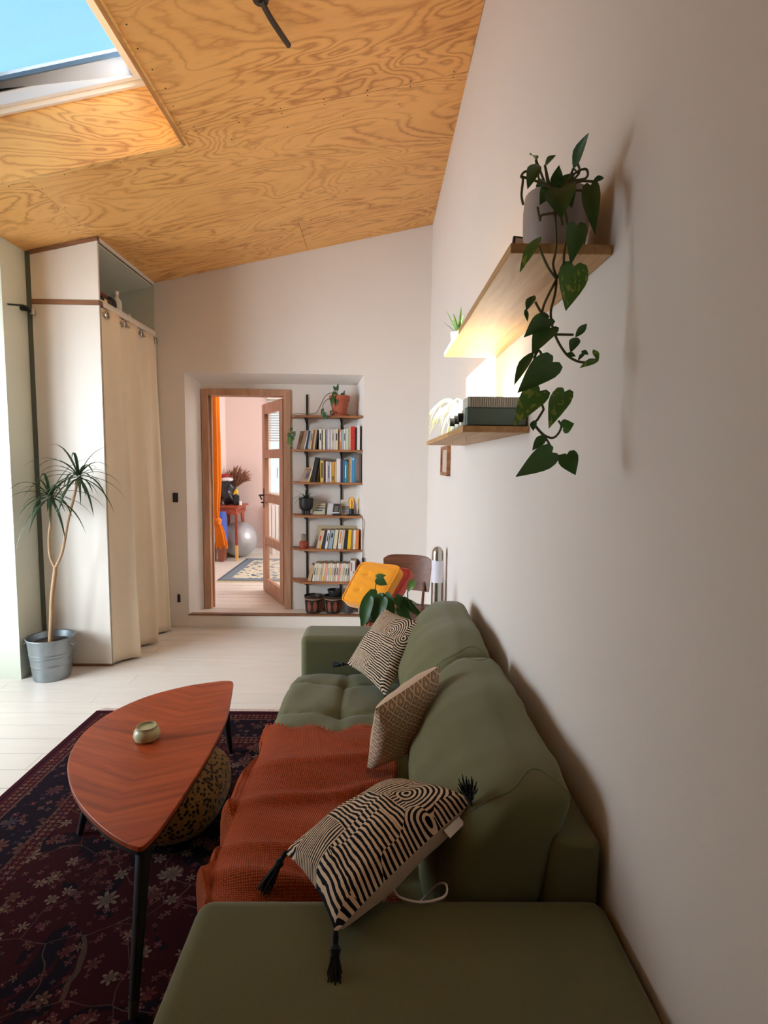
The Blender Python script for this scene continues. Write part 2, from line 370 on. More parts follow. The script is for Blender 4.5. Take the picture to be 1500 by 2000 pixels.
def rug_mat():
    n = NT('persian_rug_pile'); p = n.coord(); x, y, _ = n.sep(p)
    base = n.mix(n.math('GREATER_THAN', n.noise(p, 3.2, 3, .5, 1.2), .53), srgb(74, 14, 22), srgb(24, 17, 30))
    # distance to the nearest rug edge
    dx = n.math('MINIMUM', n.math('ADD', x, 1.627), n.math('SUBTRACT', .05, x)); dy = n.math('MINIMUM', n.math('SUBTRACT', 3.055, y), n.math('ADD', y, .2))
    d = n.math('MINIMUM', dx, dy)
    def flowers(col, scale, petals, size, pal, off, rnd=.9, lo=0.0):
        wv = n.mapping(p, (1, 1, 0), off); v = n.vor(wv, scale, 'F1', rnd); q = n.vmath('SUBTRACT', wv, v.outputs['Position']); qx, qy, _ = n.sep(q)
        r = n.math('MULTIPLY', n.vmath('LENGTH', q), scale); ang = n.math('ARCTAN2', qy, qx)
        cs = n.node('ShaderNodeSeparateColor'); n.l.new(v.outputs['Color'], cs.inputs[0])
        pet = n.math('ABSOLUTE', n.math('COSINE', n.math('ADD', n.math('MULTIPLY', ang, petals), n.math('MULTIPLY', cs.outputs[1], 6))))
        lim = n.math('MULTIPLY', n.math('ADD', .35, n.math('MULTIPLY', pet, .65)), size)
        inn = n.math('LESS_THAN', r, lim); core = n.math('LESS_THAN', r, size * .22); on = n.math('GREATER_THAN', cs.outputs[0], lo)
        ringl = n.math('LESS_THAN', r, n.math('MULTIPLY', lim, .62))
        pc = n.ramp(cs.outputs[2], pal); pc2 = n.mix(ringl, pc, n.mix(.55, pc, srgb(40, 14, 20)))
        c = n.mix(n.math('MULTIPLY', inn, on), col, pc2); return n.mix(n.math('MULTIPLY', core, on), c, srgb(196, 158, 110))
    def const(pal):
        return [(i / len(pal), srgb(*c)) for i, c in enumerate(pal)]
    palA = const([(150, 118, 96), (132, 60, 58), (96, 84, 92), (160, 104, 48), (168, 140, 120)])
    palB = const([(120, 46, 62), (150, 110, 92), (74, 74, 92), (124, 90, 40), (150, 84, 92)])
    # vines
    vv = n.vor(n.vmath('ADD', n.mapping(p, (1, 1, 0)), n.vmath('MULTIPLY', n.noise(p, 4, 2, out=1), (.22, .22, 0))), 4.2, 'DISTANCE_TO_EDGE')
    vine = n.math('LESS_THAN', vv.outputs['Distance'], .007)
    f1 = n.mix(n.math('MULTIPLY', vine, .6), base, srgb(138, 112, 96))
    f1 = flowers(f1, 27, 2.0, .36, palB, (.3, .1, 0), 1.0, .12)
    f1 = flowers(f1, 15, 3.0, .38, palA, (0, 0, 0), .95, .22)
    f1 = flowers(f1, 8, 4.0, .34, palA, (1.7, .4, 0), .9, .45)
    bb = flowers(srgb(30, 20, 36), 24, 2.0, .38, palB, (.5, .9, 0), .7, .1)
    bb = flowers(bb, 8.5, 4.0, .36, palA, (2.3, .8, 0), .55, .1)
    sm = flowers(srgb(84, 16, 28), 40, 2.0, .42, palA, (.5, .9, 0), .1)
    def band(col, a, b, other): return n.mix(n.math('MULTIPLY', n.math('GREATER_THAN', d, a), n.math('LESS_THAN', d, b)), col, other)
    c = f1; c = band(c, .30, .36, sm); c = band(c, .10, .30, bb); c = band(c, .045, .10, sm); c = band(c, -1, .045, srgb(96, 20, 34)); c = band(c, .018, .03, srgb(36, 22, 40))
    c = band(c, .098, .106, srgb(130, 96, 80)); c = band(c, .297, .304, srgb(120, 84, 70))
    n.col(n.mix(n.math('ADD', .38, n.math('MULTIPLY', n.noise(p, 260, 2), .5)), c, srgb(20, 9, 13))).rough(.95); n.b.inputs['Specular IOR Level'].default_value = .08; n.bump(n.noise(p, 400, 2), .5, .003); return n.m
M_rug = rug_mat()

# ================================================================ SETTING
XR, XL, XLL, YF, YB, YN = 0.445, -2.37, -3.3, -4.5, 4.70, 4.89
def cz(x, y=0): return 3.373 + .2185 * x
G = .004
# floors
fl = struct('floor', MB().box(XLL - .1, XR + .1, YF - .1, YB - .005, -.15, -.022), flat('dark_subfloor', (70, 64, 58), .9))
fl2 = struct('floor', MB().box(-2.4, 1.4, YB + .02, 8.1, -.1, .098), flat('dark_subfloor_study', (88, 80, 76), .9))
def planks(parent, x0, x1, y0, y1, ztop, wd=.145):
    proto = MB().box(0, 1, 0, 1, -.02, 0)
    me = None; y = y0; r = 0
    while y < y1 - .01:
        yy = min(y + wd, y1); x = x0; first = True
        while x < x1 - .01:
            L = (0.7 + 1.3 * hsh(r * 3.7 + x)) if first else 1.9 + .5 * hsh(r + x); first = False
            xe = min(x + L, x1)
            if x1 - xe < .25: xe = x1
            if me is None: o = proto.build('plank', M_plank, parent, bevel=0); me = o.data
            else: o = bpy.data.objects.new('plank', me); C.objects.link(o); par(o, parent)
            o.location = (x + .0012, y + .0012, ztop - .0008 * hsh(r * 1.3 + xe)); o.scale = (xe - x - .0024, yy - y - .0042, 1)
            x = xe
        y = yy; r += 1
planks(fl, XLL, XR, YF, YB - .006, 0.0)
planks(fl2, -2.3, 1.3, YB + .045, 7.9, .12, .135)
# right wall, rear wall, left walls
struct('wall_right', MB().box(XR, XR + .15, YF - .1, YB + .3, -.1, 3.75), M_wall)
struct('wall_rear', MB().prism([(XLL - .1, YF - .15), (XR, YF - .15), (XR, YF), (XLL - .1, YF)], -.1, lambda x, y: cz(x) + .2), wall_paint('bounce_cut_olive_paint', (84, 82, 64)))  # unseen wall set far and dark to cut bounce near the camera
w_ = MB(); w_.prism([(XL - .12, 3.52), (XL, 3.52), (XL, YB), (XL - .12, YB)], -.1, lambda x, y: cz(x) + .1); w_.prism([(XLL - .1, 3.52), (XL - .12, 3.52), (XL - .12, 3.64), (XLL - .1, 3.64)], -.1, lambda x, y: cz(x) + .1)
struct('wall_left', w_, M_walll)
w_ = MB(); LY0, LY1, LZ0, LZ1 = 1.2, 3.4, .35, 2.3; T = lambda x, y: cz(x) + .1
for a, b, z0, z1 in ((YF - .1, LY0, -.1, T), (LY1, 3.64, -.1, T), (LY0, LY1, -.1, LZ0), (LY0, LY1, LZ1, T)): w_.prism([(XLL - .1, a), (XLL, a), (XLL, b), (XLL - .1, b)], z0, z1)
struct('wall_side', w_, M_wall)
w_ = MB()
for a, b in ((LY0, LY0 + .06), (LY1 - .06, LY1), (2.32, 2.38)): w_.box(XLL - .08, XLL - .02, a, b, LZ0, LZ1)
for a, b in ((LZ0, LZ0 + .06), (LZ1 - .06, LZ1)): w_.box(XLL - .08, XLL - .02, LY0, LY1, a, b)
wf = struct('window_1', w_, M_white, bevel=.004); MB().box(XLL - .055, XLL - .05, LY0 + .05, LY1 - .05, LZ0 + .05, LZ1 - .05).build('pane', M_glass, wf)  # unseen window put in as a source of soft light
# back wall with the niche (splayed jambs)
bw = MB(); Tz = lambda x, y: cz(x) + .1
bw.prism([(XL - .1, YB), (-1.655, YB), (-1.572, YN), (-1.572, YN + .1), (XL - .1, YN + .1)], -.1, Tz)
bw.prism([(-.12, YB), (XR + .02, YB), (XR + .02, YN + .1), (-.185, YN + .1), (-.185, YN)], -.1, Tz)
bw.add([(-1.655, YB, 2.226), (-.12, YB, 2.226), (-.185, YN, 2.165), (-1.572, YN, 2.165), (-1.655, YB, cz(-1.655) + .1), (-.12, YB, cz(-.12) + .1), (-.12, YN, cz(-.12) + .1), (-1.655, YN, cz(-1.655) + .1)],
       [(0, 3, 2, 1), (4, 5, 6, 7), (0, 1, 5, 4), (1, 2, 6, 5), (2, 3, 7, 6), (3, 0, 4, 7)])
bw.box(-1.60, -.16, YN, YN + .1, 2.115, 2.4)
bw.box(-.777, -.16, YN, YN + .1, .0, 2.115)
struct('wall_back', bw, M_wall)
struct('trim_2', MB().box(-1.66, -.118, YB - .004, YB + .045, -.02, .108), wall_paint('white_riser', (232, 226, 216)))
struct('trim_3', MB().box(-1.66, -.118, YB - .014, YB + .045, .108, .1215), M_brown, bevel=.002)
# study beyond the door
ws = MB(); ws.box(-2.36, -2.2, YN + .1, 8.05, 0, 2.8); struct('wall_study_left', ws, M_pink)
WX0, WX1, WZ0, WZ1 = -1.60, -.62, .98, 2.40
ws = MB(); ws.box(-2.36, WX0, 7.9, 8.05, 0, 2.8); ws.box(WX1, 1.4, 7.9, 8.05, 0, 2.8); ws.box(WX0, WX1, 7.9, 8.05, 0, WZ0); ws.box(WX0, WX1, 7.9, 8.05, WZ1, 2.8); struct('wall_study_back', ws, M_pink)
ws = MB(); ws.box(1.3, 1.4, YN + .1, 5.4, 0, 2.8); ws.box(1.3, 1.4, 7.2, 8.05, 0, 2.8); ws.box(1.3, 1.4, 5.4, 7.2, 0, .95); ws.box(1.3, 1.4, 5.4, 7.2, 2.45, 2.8); struct('wall_study_right', ws, M_pink)
ws = MB(); ws.box(XR + .02, 1.4, YN, YN + .1, 0, 2.8); ws.box(-2.36, -1.572, YN + .1, YN + .12, 0, 2.8); ws.box(-1.572, 1.4, YN + .1, YN + .12, 2.115, 2.8); ws.box(-.777, 1.4, YN + .1, YN + .12, 0, 2.115); struct('wall_study_front', ws, M_pink)
struct('ceiling_study', MB().box(-2.4, 1.45, YN + .1, 8.1, 2.62, 2.75), M_white)
b_ = MB(); b_.box(-2.2, 1.3, 7.885, 7.9, .12, .20); struct('baseboard_study', b_, M_white)
wb = MB()
for a, b in ((WX0, WX0 + .05), (WX1 - .05, WX1), ((WX0 + WX1) / 2 - .03, (WX0 + WX1) / 2 + .03)): wb.box(a, b, 7.91, 7.97, WZ0, WZ1)
for a, b in ((WZ0, WZ0 + .05), (WZ1 - .05, WZ1)): wb.box(WX0, WX1, 7.91, 7.97, a, b)
w2 = struct('window_2', wb, M_white, bevel=.004)
MB().box(WX0 + .05, WX1 - .05, 7.938, 7.943, WZ0 + .05, WZ1 - .05).build('pane', M_glass, w2)
hd = MB(); hd.tube([(-1.45, 7.90, 1.38), (-1.45, 7.87, 1.38), (-1.45, 7.865, 1.24)], .008); hd.build('window_handle', M_chrome, w2, smooth=True)
w3b = MB()
for a, b in ((5.4, 5.46), (7.14, 7.2), (6.27, 6.33)): w3b.box(1.32, 1.38, a, b, .95, 2.45)
for a, b in ((.95, 1.01), (2.39, 2.45)): w3b.box(1.32, 1.38, 5.4, 7.2, a, b)
w3 = struct('window_3', w3b, M_white, bevel=.004); MB().box(1.347, 1.352, 5.45, 7.15, 1.0, 2.4).build('pane', M_glass, w3)
# ceiling
SX0, SX1, SY0, SY1 = -2.35, -1.05, 1.86, 3.03
cs = MB(); U = lambda x, y: cz(x) + .32; D_ = lambda x, y: cz(x) + .022
for poly in ([(XLL - .2, YF - .2), (XR + .2, YF - .2), (XR + .2, SY0 - .03), (XLL - .2, SY0 - .03)], [(XLL - .2, SY1 + .028), (XR + .2, SY1 + .028), (XR + .2, YB + .35), (XLL - .2, YB + .35)],
             [(XLL - .2, SY0 - .03), (SX0 - .098, SY0 - .03), (SX0 - .098, SY1 + .03), (XLL - .2, SY1 + .03)], [(SX1 + .03, SY0 - .03), (XR + .2, SY0 - .03), (XR + .2, SY1 + .03), (SX1 + .03, SY1 + .03)]):
    cs.prism(poly, D_, U)
ceil = struct('ceiling', cs, flat('dark_insulation', (60, 46, 34), .9))
def panel(x0, x1, y0, y1, k):
    g = .0016; MB().prism([(x0 + g, y0 + g), (x1 - g, y0 + g), (x1 - g, y1 - g), (x0 + g, y1 - g)], cz, lambda x, y: cz(x) + .02).build('plywood_panel', M_ply[k % 4], ceil)
rows = [(-4.5, -3.17), (-3.17, -1.95), (-1.95, -.73), (-.73, .49), (.49, 1.71)]
for i, (a, b) in enumerate(rows):
    for j, (c, d) in enumerate(((XLL, -2.0 + .5 * (i % 2)), (-2.0 + .5 * (i % 2), XR))): panel(c, d, a, b, i + j)
panel(XLL, XR, 1.71, SY0, 2); panel(XLL, SX0, SY0, SY1, 3); panel(SX1, XR, SY0, 2.93, 1)
MB().prism([(SX1 + .0016, 2.9316), (XR, 2.9316), (XR, 4.15), (-1.89, 4.15), (-1.89, SY1 + .028), (SX1 + .0016, SY1 + .028)], cz, lambda x, y: cz(x) + .02).build('plywood_panel', M_ply[0], ceil)
panel(XLL, -1.89, SY1 + .028, 4.15, 3); panel(XLL, -.6, 4.15, YB, 1); panel(-.6, XR, 4.15, YB, 2)
sc_ = MB()
def screw(x, y): sc_.lathe([(.0035, -.0012), (.0035, .002)], (x, y, cz(x)), 6)
for i in range(7):
    x = -.95 + i * .22
    for dy in (-.02, .02): screw(x, 2.93 + dy); screw(x, 4.15 + dy)
for i in range(9): screw(-2.3 + i * .3, 3.07); screw(-1.0 + .01 * i % .02, 1.9 + i * .12)
for i in range(5):
    for dx in (-.02, .02): screw(-1.89 + dx, 3.15 + .22 * i)
tag(sc_.build('screw_heads', flat('dark_screw', (60, 40, 30), .5), ceil), kind='stuff')
# skylight reveal boards and frame
nx, nz = -.2135, .977
def rev(a, b, h0, h1, th):   # board between ceiling points a and b (x,y), from height h0 to h1 along the roof normal, thickness vector th
    P = lambda p, h: V((p[0] + nx * h, p[1], cz(p[0]) + nz * h)); t = V(th)
    return MB().hexa([P(a, h0), P(b, h0), P(b, h0) + t, P(a, h0) + t, P(a, h1), P(b, h1), P(b, h1) + t, P(a, h1) + t])
rv = [rev((SX0, SY1), (SX1, SY1), -.0008, .32, (0, .028, 0)), rev((SX0, SY0), (SX1, SY0), 0, .32, (0, -.028, 0)),
      rev((SX1, SY0 - .026), (SX1, SY1 + .026), -.006, .32, (.028, 0, .006)), rev((SX0, SY0 - .026), (SX0, SY1 + .026), 0, .32, (-.028, 0, -.006))]
for m in rv: m.build('reveal_board', M_plyrev, ceil)
rev((SX1 + .001, SY0), (SX1 + .001, SY1), -.008, .0, (.016, 0, .0035)).build('reveal_edge', M_plyedge, ceil)
def roof_frame(h0, h1, ins, wd):   # ins, wd: (left, right, near, far)
    m = MB(); a0, a1, b0, b1 = SX0 + ins[0], SX1 - ins[1], SY0 + ins[2], SY1 - ins[3]
    P = lambda x, y, h: V((x + nx * h, y, cz(x) + nz * h))
    for (x0, x1, y0, y1) in ((a0, a1, b0, b0 + wd[2]), (a0, a1, b1 - wd[3], b1), (a0, a0 + wd[0], b0 + wd[2], b1 - wd[3]), (a1 - wd[1], a1, b0 + wd[2], b1 - wd[3])):
        m.hexa([P(x0, y0, h0), P(x1, y0, h0), P(x1, y1, h0), P(x0, y1, h0), P(x0, y0, h1), P(x1, y0, h1), P(x1, y1, h1), P(x0, y1, h1)])
    return m
M_sash = flat('cool_white_sash', (236, 238, 240), .3, var=.03)
w4 = struct('window_4', roof_frame(.318, .372, (0, 0, 0, 0), (.04, .085, .04, .018)), M_white, bevel=.003)
roof_frame(.345, .47, (.03, .082, .03, .017), (.05, .075, .05, .024)).build('sash', M_sash, w4, bevel=.004)
roof_frame(.455, .475, (.08, .157, .08, .041), (.01, .008, .01, .010)).build('gasket', flat('grey_gasket', (96, 118, 140), .5), w4)
roof_frame(.4, .52, (-.03, -.03, -.03, -.03), (.06, .10, .06, .045)).build('outer_frame', M_sash, w4)
P = lambda x, y, h: V((x + nx * h, y, cz(x) + nz * h))
MB().hexa([P(x, y, h) for h in (.462, .468) for x, y in ((SX0 + .082, SY0 + .082), (SX1 - .160, SY0 + .082), (SX1 - .160, SY1 - .043), (SX0 + .082, SY1 - .043))]).build('pane', M_glass, w4)
sun_slab = MB(); sun_slab.box(-6.6, XLL - .12, .6, 4.1, 2.5, 2.6); struct('sun_blocker_slab', sun_slab, M_white)  # unseen slab added to keep direct sun out of the left window
# unseen block added on the roof to trim the sun patch
bt = MB(); bt.box(-3.3, -2.72, .9, 3.24, 3.0, 3.99); bt.box(-3.36, -2.66, .84, 3.29, 3.99, 4.045)
tag(bt.build('sun_blocker_stack', flat('blocker_render', (190, 180, 166), .9, bump=.4), None, bevel=.01), 'pale rendered chimney added on the roof to trim the skylight sun', 'blocker')

# ================================================================ SOFA
sofa = thing('sofa', 'long sage green fabric sofa against the right wall', 'sofa', (0.04, 1.7, 0))
def rblock(x0, x1, y0, y1, z0, z1, p=9, nu=8, nv=10, nw=8, f=None):
    def fn(u, v, w_):
        q = V(((x0 + x1) / 2 + u * (x1 - x0) / 2, (y0 + y1) / 2 + v * (y1 - y0) / 2, (z0 + z1) / 2 + w_ * (z1 - z0) / 2)); return f(q, u, v, w_) if f else q
    return soft_block(fn, nu, nv, nw, p)
rblock(-.33, .42, .70, 2.64, .09, .36, 14).build('base', M_green, sofa, smooth=True, sub=1)
MB().box(-.325, .437, .672, .947, .10, .665).build('armrest', M_green, sofa, bevel=.032, seg=5)
MB().box(-.352, .437, 2.472, 2.675, .10, .655).build('armrest', M_green, sofa, bevel=.032, seg=5)
MB().hexa([(.27, .955, .12), (.425, .945, .12), (.425, 2.47, .12), (.27, 2.47, .12), (.345, .955, .768), (.432, .945, .768), (.432, 2.47, .768), (.345, 2.47, .768)]).build('back_frame', M_green, sofa, bevel=.016, seg=4)
for x in (-.28, .38):
    for y in (.76, 2.58): MB().lathe([(.018, .0125), (.026, .10)], (x, y, 0), 12).build('leg', M_black, sofa, smooth=True)
# seat: one wide tufted pad
tufts = [(-.13, 1.45), (-.13, 1.74), (-.138, 2.02), (-.12, 2.30), (-.13, 1.17), (.12, 1.3), (.12, 1.6), (.12, 1.9), (.12, 2.2)]
def seat_f(q, u, v, w_):
    if w_ > .3:
        z = q.z; d = 0
        for tx, ty in tufts: d += .022 * exp(-((q.x - tx) ** 2 + (q.y - ty) ** 2) / .0011)
        for ty in (1.17, 1.45, 1.74, 2.02, 2.30): d += .009 * exp(-((q.y - ty - .012 * sin(q.x * 14)) / .011) ** 2)
        d += .009 * exp(-((q.x + .13 - .008 * sin(q.y * 11)) / .011) ** 2)
        q.z = z - d + .004 * sin(q.x * 31 + q.y * 9) * cos(q.y * 23)
    return q
rblock(-.385, .33, .955, 2.465, .33, .505, 10, 40, 90, 6, seat_f).build('seat_cushion', M_green, sofa, smooth=True)
def back_cushion(y0, y1, sd_, lean=0.0):
    prof = [(.475, .135, .30), (.56, .116, .325), (.66, .130, .35), (.75, .168, .376), (.82, .225, .395), (.858, .275, .392)]   # z, x front, x back
    def fn(u, v, w_):
        t = (w_ + 1) / 2 * (len(prof) - 1); i = min(int(t), len(prof) - 2); k = t - i
        z, xf, xb = [prof[i][j] * (1 - k) + prof[i + 1][j] * k for j in range(3)]
        y = (y0 + y1) / 2 + v * (y1 - y0) / 2 * (1 - .03 * w_)
        x = (xf + xb) / 2 + u * (xb - xf) / 2 - (.028 * (1 - v * v) * (1 - w_ * w_) if u < 0 else 0) + lean * (w_ + 1) * .01
        x += .0025 * sin(y * 60 + sd_ + z * 25) * sin(z * 17 + y * 9) + .003 * sin(z * 40 + sd_ + y * 7); z += .004 * sin(y * 19 + sd_) + .006 * (1 - v * v) * max(0, w_)
        return V((x, y, z))
    m = soft_block(fn, 12, 36, 24, 7.0); o = m.build('back_cushion', M_green, sofa, smooth=True)
    # piped seam round the near and far ends
    for yy in (-1, 1):
        pts = []
        for k in range(41):
            a = 2 * pi * k / 40; u, w2_ = cos(a), sin(a); L = (abs(u) ** 7 + abs(w2_) ** 7 + .86 ** 7) ** (1 / 7)
            pts.append(fn(u / L, yy * .86 / L, w2_ / L))
        MB().tube(pts, .0016, 6).build('piping', M_green, o, smooth=True)
back_cushion(.962, 1.725, 0.3); back_cushion(1.715, 2.46, 2.1)
for yy in (.676, .943):
    MB().tube([(-.3225, yy, .14), (-.3225, yy, .625)], .003, 6).build('piping', M_green, sofa, smooth=True)

# ---- cushions on the sofa
def pillow(name, label, A, B, C_, D, T_, mf, mb, nrm_sign=1, N=26, pinch=.075, seam=True):
    A, B, C_, D = map(V, (A, B, C_, D)); n = (B - A).cross(D - A).normalized() * nrm_sign; L1 = (D - A).length; L2 = (B - A).length
    m = MB(); hN = N
    def pt(i, j, side):
        u, v = 2 * i / N - 1, 2 * j / N - 1
        uu = u * (1 - pinch * (1 - v * v) * (1 if True else 0)); vv = v * (1 - pinch * (1 - u * u))
        s, t = (uu + 1) / 2, (vv + 1) / 2
        p = A * (1 - s) * (1 - t) + D * s * (1 - t) + C_ * s * t + B * (1 - s) * t
        h = T_ * max(0.0, (1 - u ** 2) * (1 - v ** 2)) ** .42 * (1 + .05 * sin(u * 7 + v * 4) + .03 * sin(v * 13 - u * 5))
        return p + n * h * side
    for side, mi in ((1, 0), (-1, 1)):
        k0 = len(m.v)
        for i in range(N + 1):
            for j in range(N + 1):
                m.uv[len(m.v)] = (i / N * L1 + .13 * len(label) / 40, j / N * L2 + .07); m.v.append(tuple(pt(i, j, side)))
        for i in range(N):
            for j in range(N): a = k0 + i * (N + 1) + j; m.f.append((a, a + N + 1, a + N + 2, a + 1) if side > 0 else (a, a + 1, a + N + 2, a + N + 1)); m.mi.append(mi)
    o = m.build(name, [mf, mb], None, smooth=True)
    return tag(o, label, 'pillow'), n
def tassel(parent, p, d, L=.07, R=.013):
    p, d = V(p), V(d).normalized(); q = p + d * .014
    t = MB(); t.tube([p - d * .004, p + d * .004, q], [.004, .006, .005], 8); t.tube([q, q + d * .006, q + d * .014], [.006, .0105, .008], 8)
    s = d.orthogonal().normalized(); b = d.cross(s)
    for k in range(26):
        a = k * 2.4; rr = R * sqrt((k + .5) / 26); o1 = (s * cos(a) + b * sin(a))
        e1 = q + d * (.014) + o1 * .005; e2 = q + d * (L * .55) + o1 * rr * .9; e3 = q + d * (L * (.88 + .16 * hsh(k))) + o1 * rr * 1.25
        t.tube([e1, e2, e3], [.0024, .002, .0012], 4)
    t.build('tassel', M_tassel, parent, smooth=True)
A, B, C1, D1 = (-.191, 1.104, .625), (-.06, .822, .70), (.211, 1.045, .79), (.069, 1.248, .70)
p1, n1 = pillow('throw_pillow', 'large black and beige block print pillow leaning nearest the camera armrest', A, B, C1, D1, .068, M_stripe, M_beige, 1)
tassel(p1, A, (-.35, -.35, -.5)); tassel(p1, B, (.02, -.45, -.45), .085, .017); tassel(p1, V(C1) + V((-.016, -.022, .004)), (-.2, -.35, 1), .045, .018); tassel(p1, D1, (.2, .5, -.6), .05)
c0 = V(B).lerp(V(C1), .80); ed = (V(C1) - V(B)).normalized(); out = ed.cross(n1).normalized()
if out.dot(V(A) - V(B)) > 0: out = -out
MB().obox(c0 + out * .0 - n1 * .012, ed * .022, (out * .006 - n1 * .006), n1 * .0006).build('care_label', M_white, p1)
p2, _ = pillow('throw_pillow', 'small beige woven pillow with diamond lattice between the two striped pillows', (-.022, 1.579, .535), (.178, 1.60, .64), (.196, 1.565, .872), (.004, 1.46, .785), .06, M_diam, M_beige, 1, pinch=.03)
A, B, C3, D3 = (-.126, 2.381, .56), (.042, 2.078, .545), (.225, 2.245, .80), (.045, 2.445, .80)
p3, n3 = pillow('throw_pillow', 'black and white block print pillow at the far end of the sofa by the armrest', A, B, C3, D3, .055, M_stripe, M_beige, 1)
tassel(p3, A, (-.8, .1, -.1), .055); tassel(p3, B, (-.1, -.7, -.25), .055, .016); tassel(p3, C3, (.6, -.4, .1), .06, .017)
# ---- blanket
def blanket():
    m = MB(); NU, NV = 90, 70; Lp = .60
    for i in range(NU + 1):
        u = i / NU                       # along the sofa, near to far
        for j in range(NV + 1):
            v = j / NV                   # from the drop at the front to the back
            Y = .965 + u * .90 + .035 * sin(v * 5 + 1) * u + .02 * sin(v * 23) * (u > .97)
            s = v * Lp; drop = .20
            fold = (.009 * sin(u * 24 + v * 5.5) + .013 * sin(u * 13 - v * 5 + 1) + .004 * sin(u * 47 + v * 12)) * (1 - .55 * u) + .020 * exp(-((u - .45 - .16 * v) / .028) ** 2) + .024 * exp(-((u - .22 + .1 * v) / .032) ** 2) + .018 * exp(-((u - .33 + .05 * v) / .022) ** 2) + .012 * exp(-((u - .62 - .2 * v) / .03) ** 2)
            big = .05 * exp(-((u - .08) / .10) ** 2) * (1 - .5 * v)
            xe = .10 - .10 * u - .05 * sin(u * 6)
            k = min(1, max(0, (Y - 1.02) / .22)); k = k * k * (3 - 2 * k)
            if s < drop:
                t = s / drop; X = -.335 - .07 * k - .012 * sin(u * 13) * k - .012 * (1 - t) * k + .02 * t ** 6 * k - .012 * t * (1 - k); Z = (.51 - (drop - s) * .8 * k) + fold * t + .02 * (1 - k) * sin(pi * t)
                X -= .6 * fold * k
                Z += big * t
            else:
                t = (s - drop) / (Lp - drop); X0 = -.347 - .038 * k; X = X0 + t * (xe - X0); rnd = .03 * (1 - t) ** 10; Z = .533 - rnd + fold * (.55 + .45 * sin(min(1, t * 2) * pi / 2)) * .9 + big * (1 - t * .8)
            m.uv[len(m.v)] = (u * .9, v * Lp); m.v.append((X, Y, Z))
    for i in range(NU):
        for j in range(NV): a = i * (NV + 1) + j; m.f.append((a, a + NV + 1, a + NV + 2, a + 1)); m.mi.append(0)
    fr = MB()
    for j in range(0, NV, 1):
        p = V(m.v[NU * (NV + 1) + j]); q = p + V((.006 * sin(j * 3.1), .022 + .008 * hsh(j), -.004)); fr.tube([p, (p + q) / 2 + V((0, 0, .003)), q], [.0028, .0024, .001], 4)
    o = m.build('blanket', M_knit, None, smooth=True); md = o.modifiers.new('thick', 'SOLIDIFY'); md.thickness = .007; md.offset = 0
    tag(o, 'rust orange knitted throw blanket draped over the sofa seat', 'blanket'); tag(fr.build('fringe', M_knit, o), kind='stuff')
blanket()
cb = [(.02, .99, .60), (.035, .955, .672), (.05, .929, .673), (.088, .917, .673), (.125, .925, .673), (.139, .937, .674), (.140, .955, .676), (.128, .975, .66), (.109, .995, .62), (.094, 1.02, .58)]
def smooth_path(p, k=6):
    p = [V(q) for q in p]; out = []
    for i in range(len(p) - 1):
        a, b, c, d = p[max(i - 1, 0)], p[i], p[i + 1], p[min(i + 2, len(p) - 1)]
        for j in range(k):
            t = j / k; out.append(.5 * ((2 * b) + (c - a) * t + (2 * a - 5 * b + 4 * c - d) * t * t + (-a + 3 * b - 3 * c + d) * t ** 3))
    return out + [p[-1]]
tag(MB().tube(smooth_path(cb), .0022, 6).build('charging_cable', M_white, None, smooth=True), 'thin white cable looped over the inner edge of the near sofa armrest', 'cable')

# ================================================================ RUG, TABLE, POUF
rg = thing('persian_rug', 'dark red persian rug with floral pattern under the coffee table', 'rug', (-.8, 1.4, 0))
def rugz(x, y): return .010 + .0012 * sin(x * 7) * sin(y * 5)
grid_surface(lambda a, b: (-1.627 + a * 1.677, -.2 + b * 3.255, rugz(-1.627 + a * 1.677, -.2 + b * 3.255)), 20, 30).build('pile', M_rug, rg, smooth=True)
MB().box(-1.627, .05, -.2, 3.055, .001, .008).build('backing', fabric('rug_backing', (90, 20, 34)), rg)
fr = MB()
for i in range(240): x = -1.62 + i * .007; fr.tube([(x, 3.05, .006), (x + .004 * sin(i * 2.3), 3.075, .006), (x + .006 * sin(i * 1.7), 3.10 + .008 * hsh(i), .003)], [.0022, .0018, .001], 4)
tag(fr.build('fringe', fabric('pink_cream_fringe', (226, 200, 190)), rg), kind='stuff')
tb = thing('coffee_table', 'leaf-shaped red brown wooden coffee table on black legs', 'table', (-.8, 1.95, 0))
ol = [(-.631, 1.398), (-.655, 1.396), (-.715, 1.426), (-.804, 1.49), (-.907, 1.582), (-.992, 1.682), (-1.068, 1.802), (-1.111, 1.922), (-1.127, 2.057), (-1.100, 2.199), (-1.021, 2.342), (-.896, 2.45), (-.767, 2.509), (-.712, 2.520), (-.680, 2.505), (-.662, 2.43), (-.632, 2.28), (-.606, 2.12), (-.598, 1.97), (-.596, 1.82), (-.600, 1.67), (-.606, 1.55), (-.615, 1.45)]
ol = ol[::-1]
sm_ = [(p.x, p.y) for p in smooth_path([(x, y, 0) for x, y in ol] + [(ol[0][0], ol[0][1], 0)], 4)][:-1]
MB().prism(sm_, .403, .42).build('tabletop', M_table, tb, bevel=.003)
MB().prism([(-.8 + (x + .8) * .97, 1.95 + (y - 1.95) * .985) for x, y in sm_], .388, .403).build('under_frame', M_black, tb)
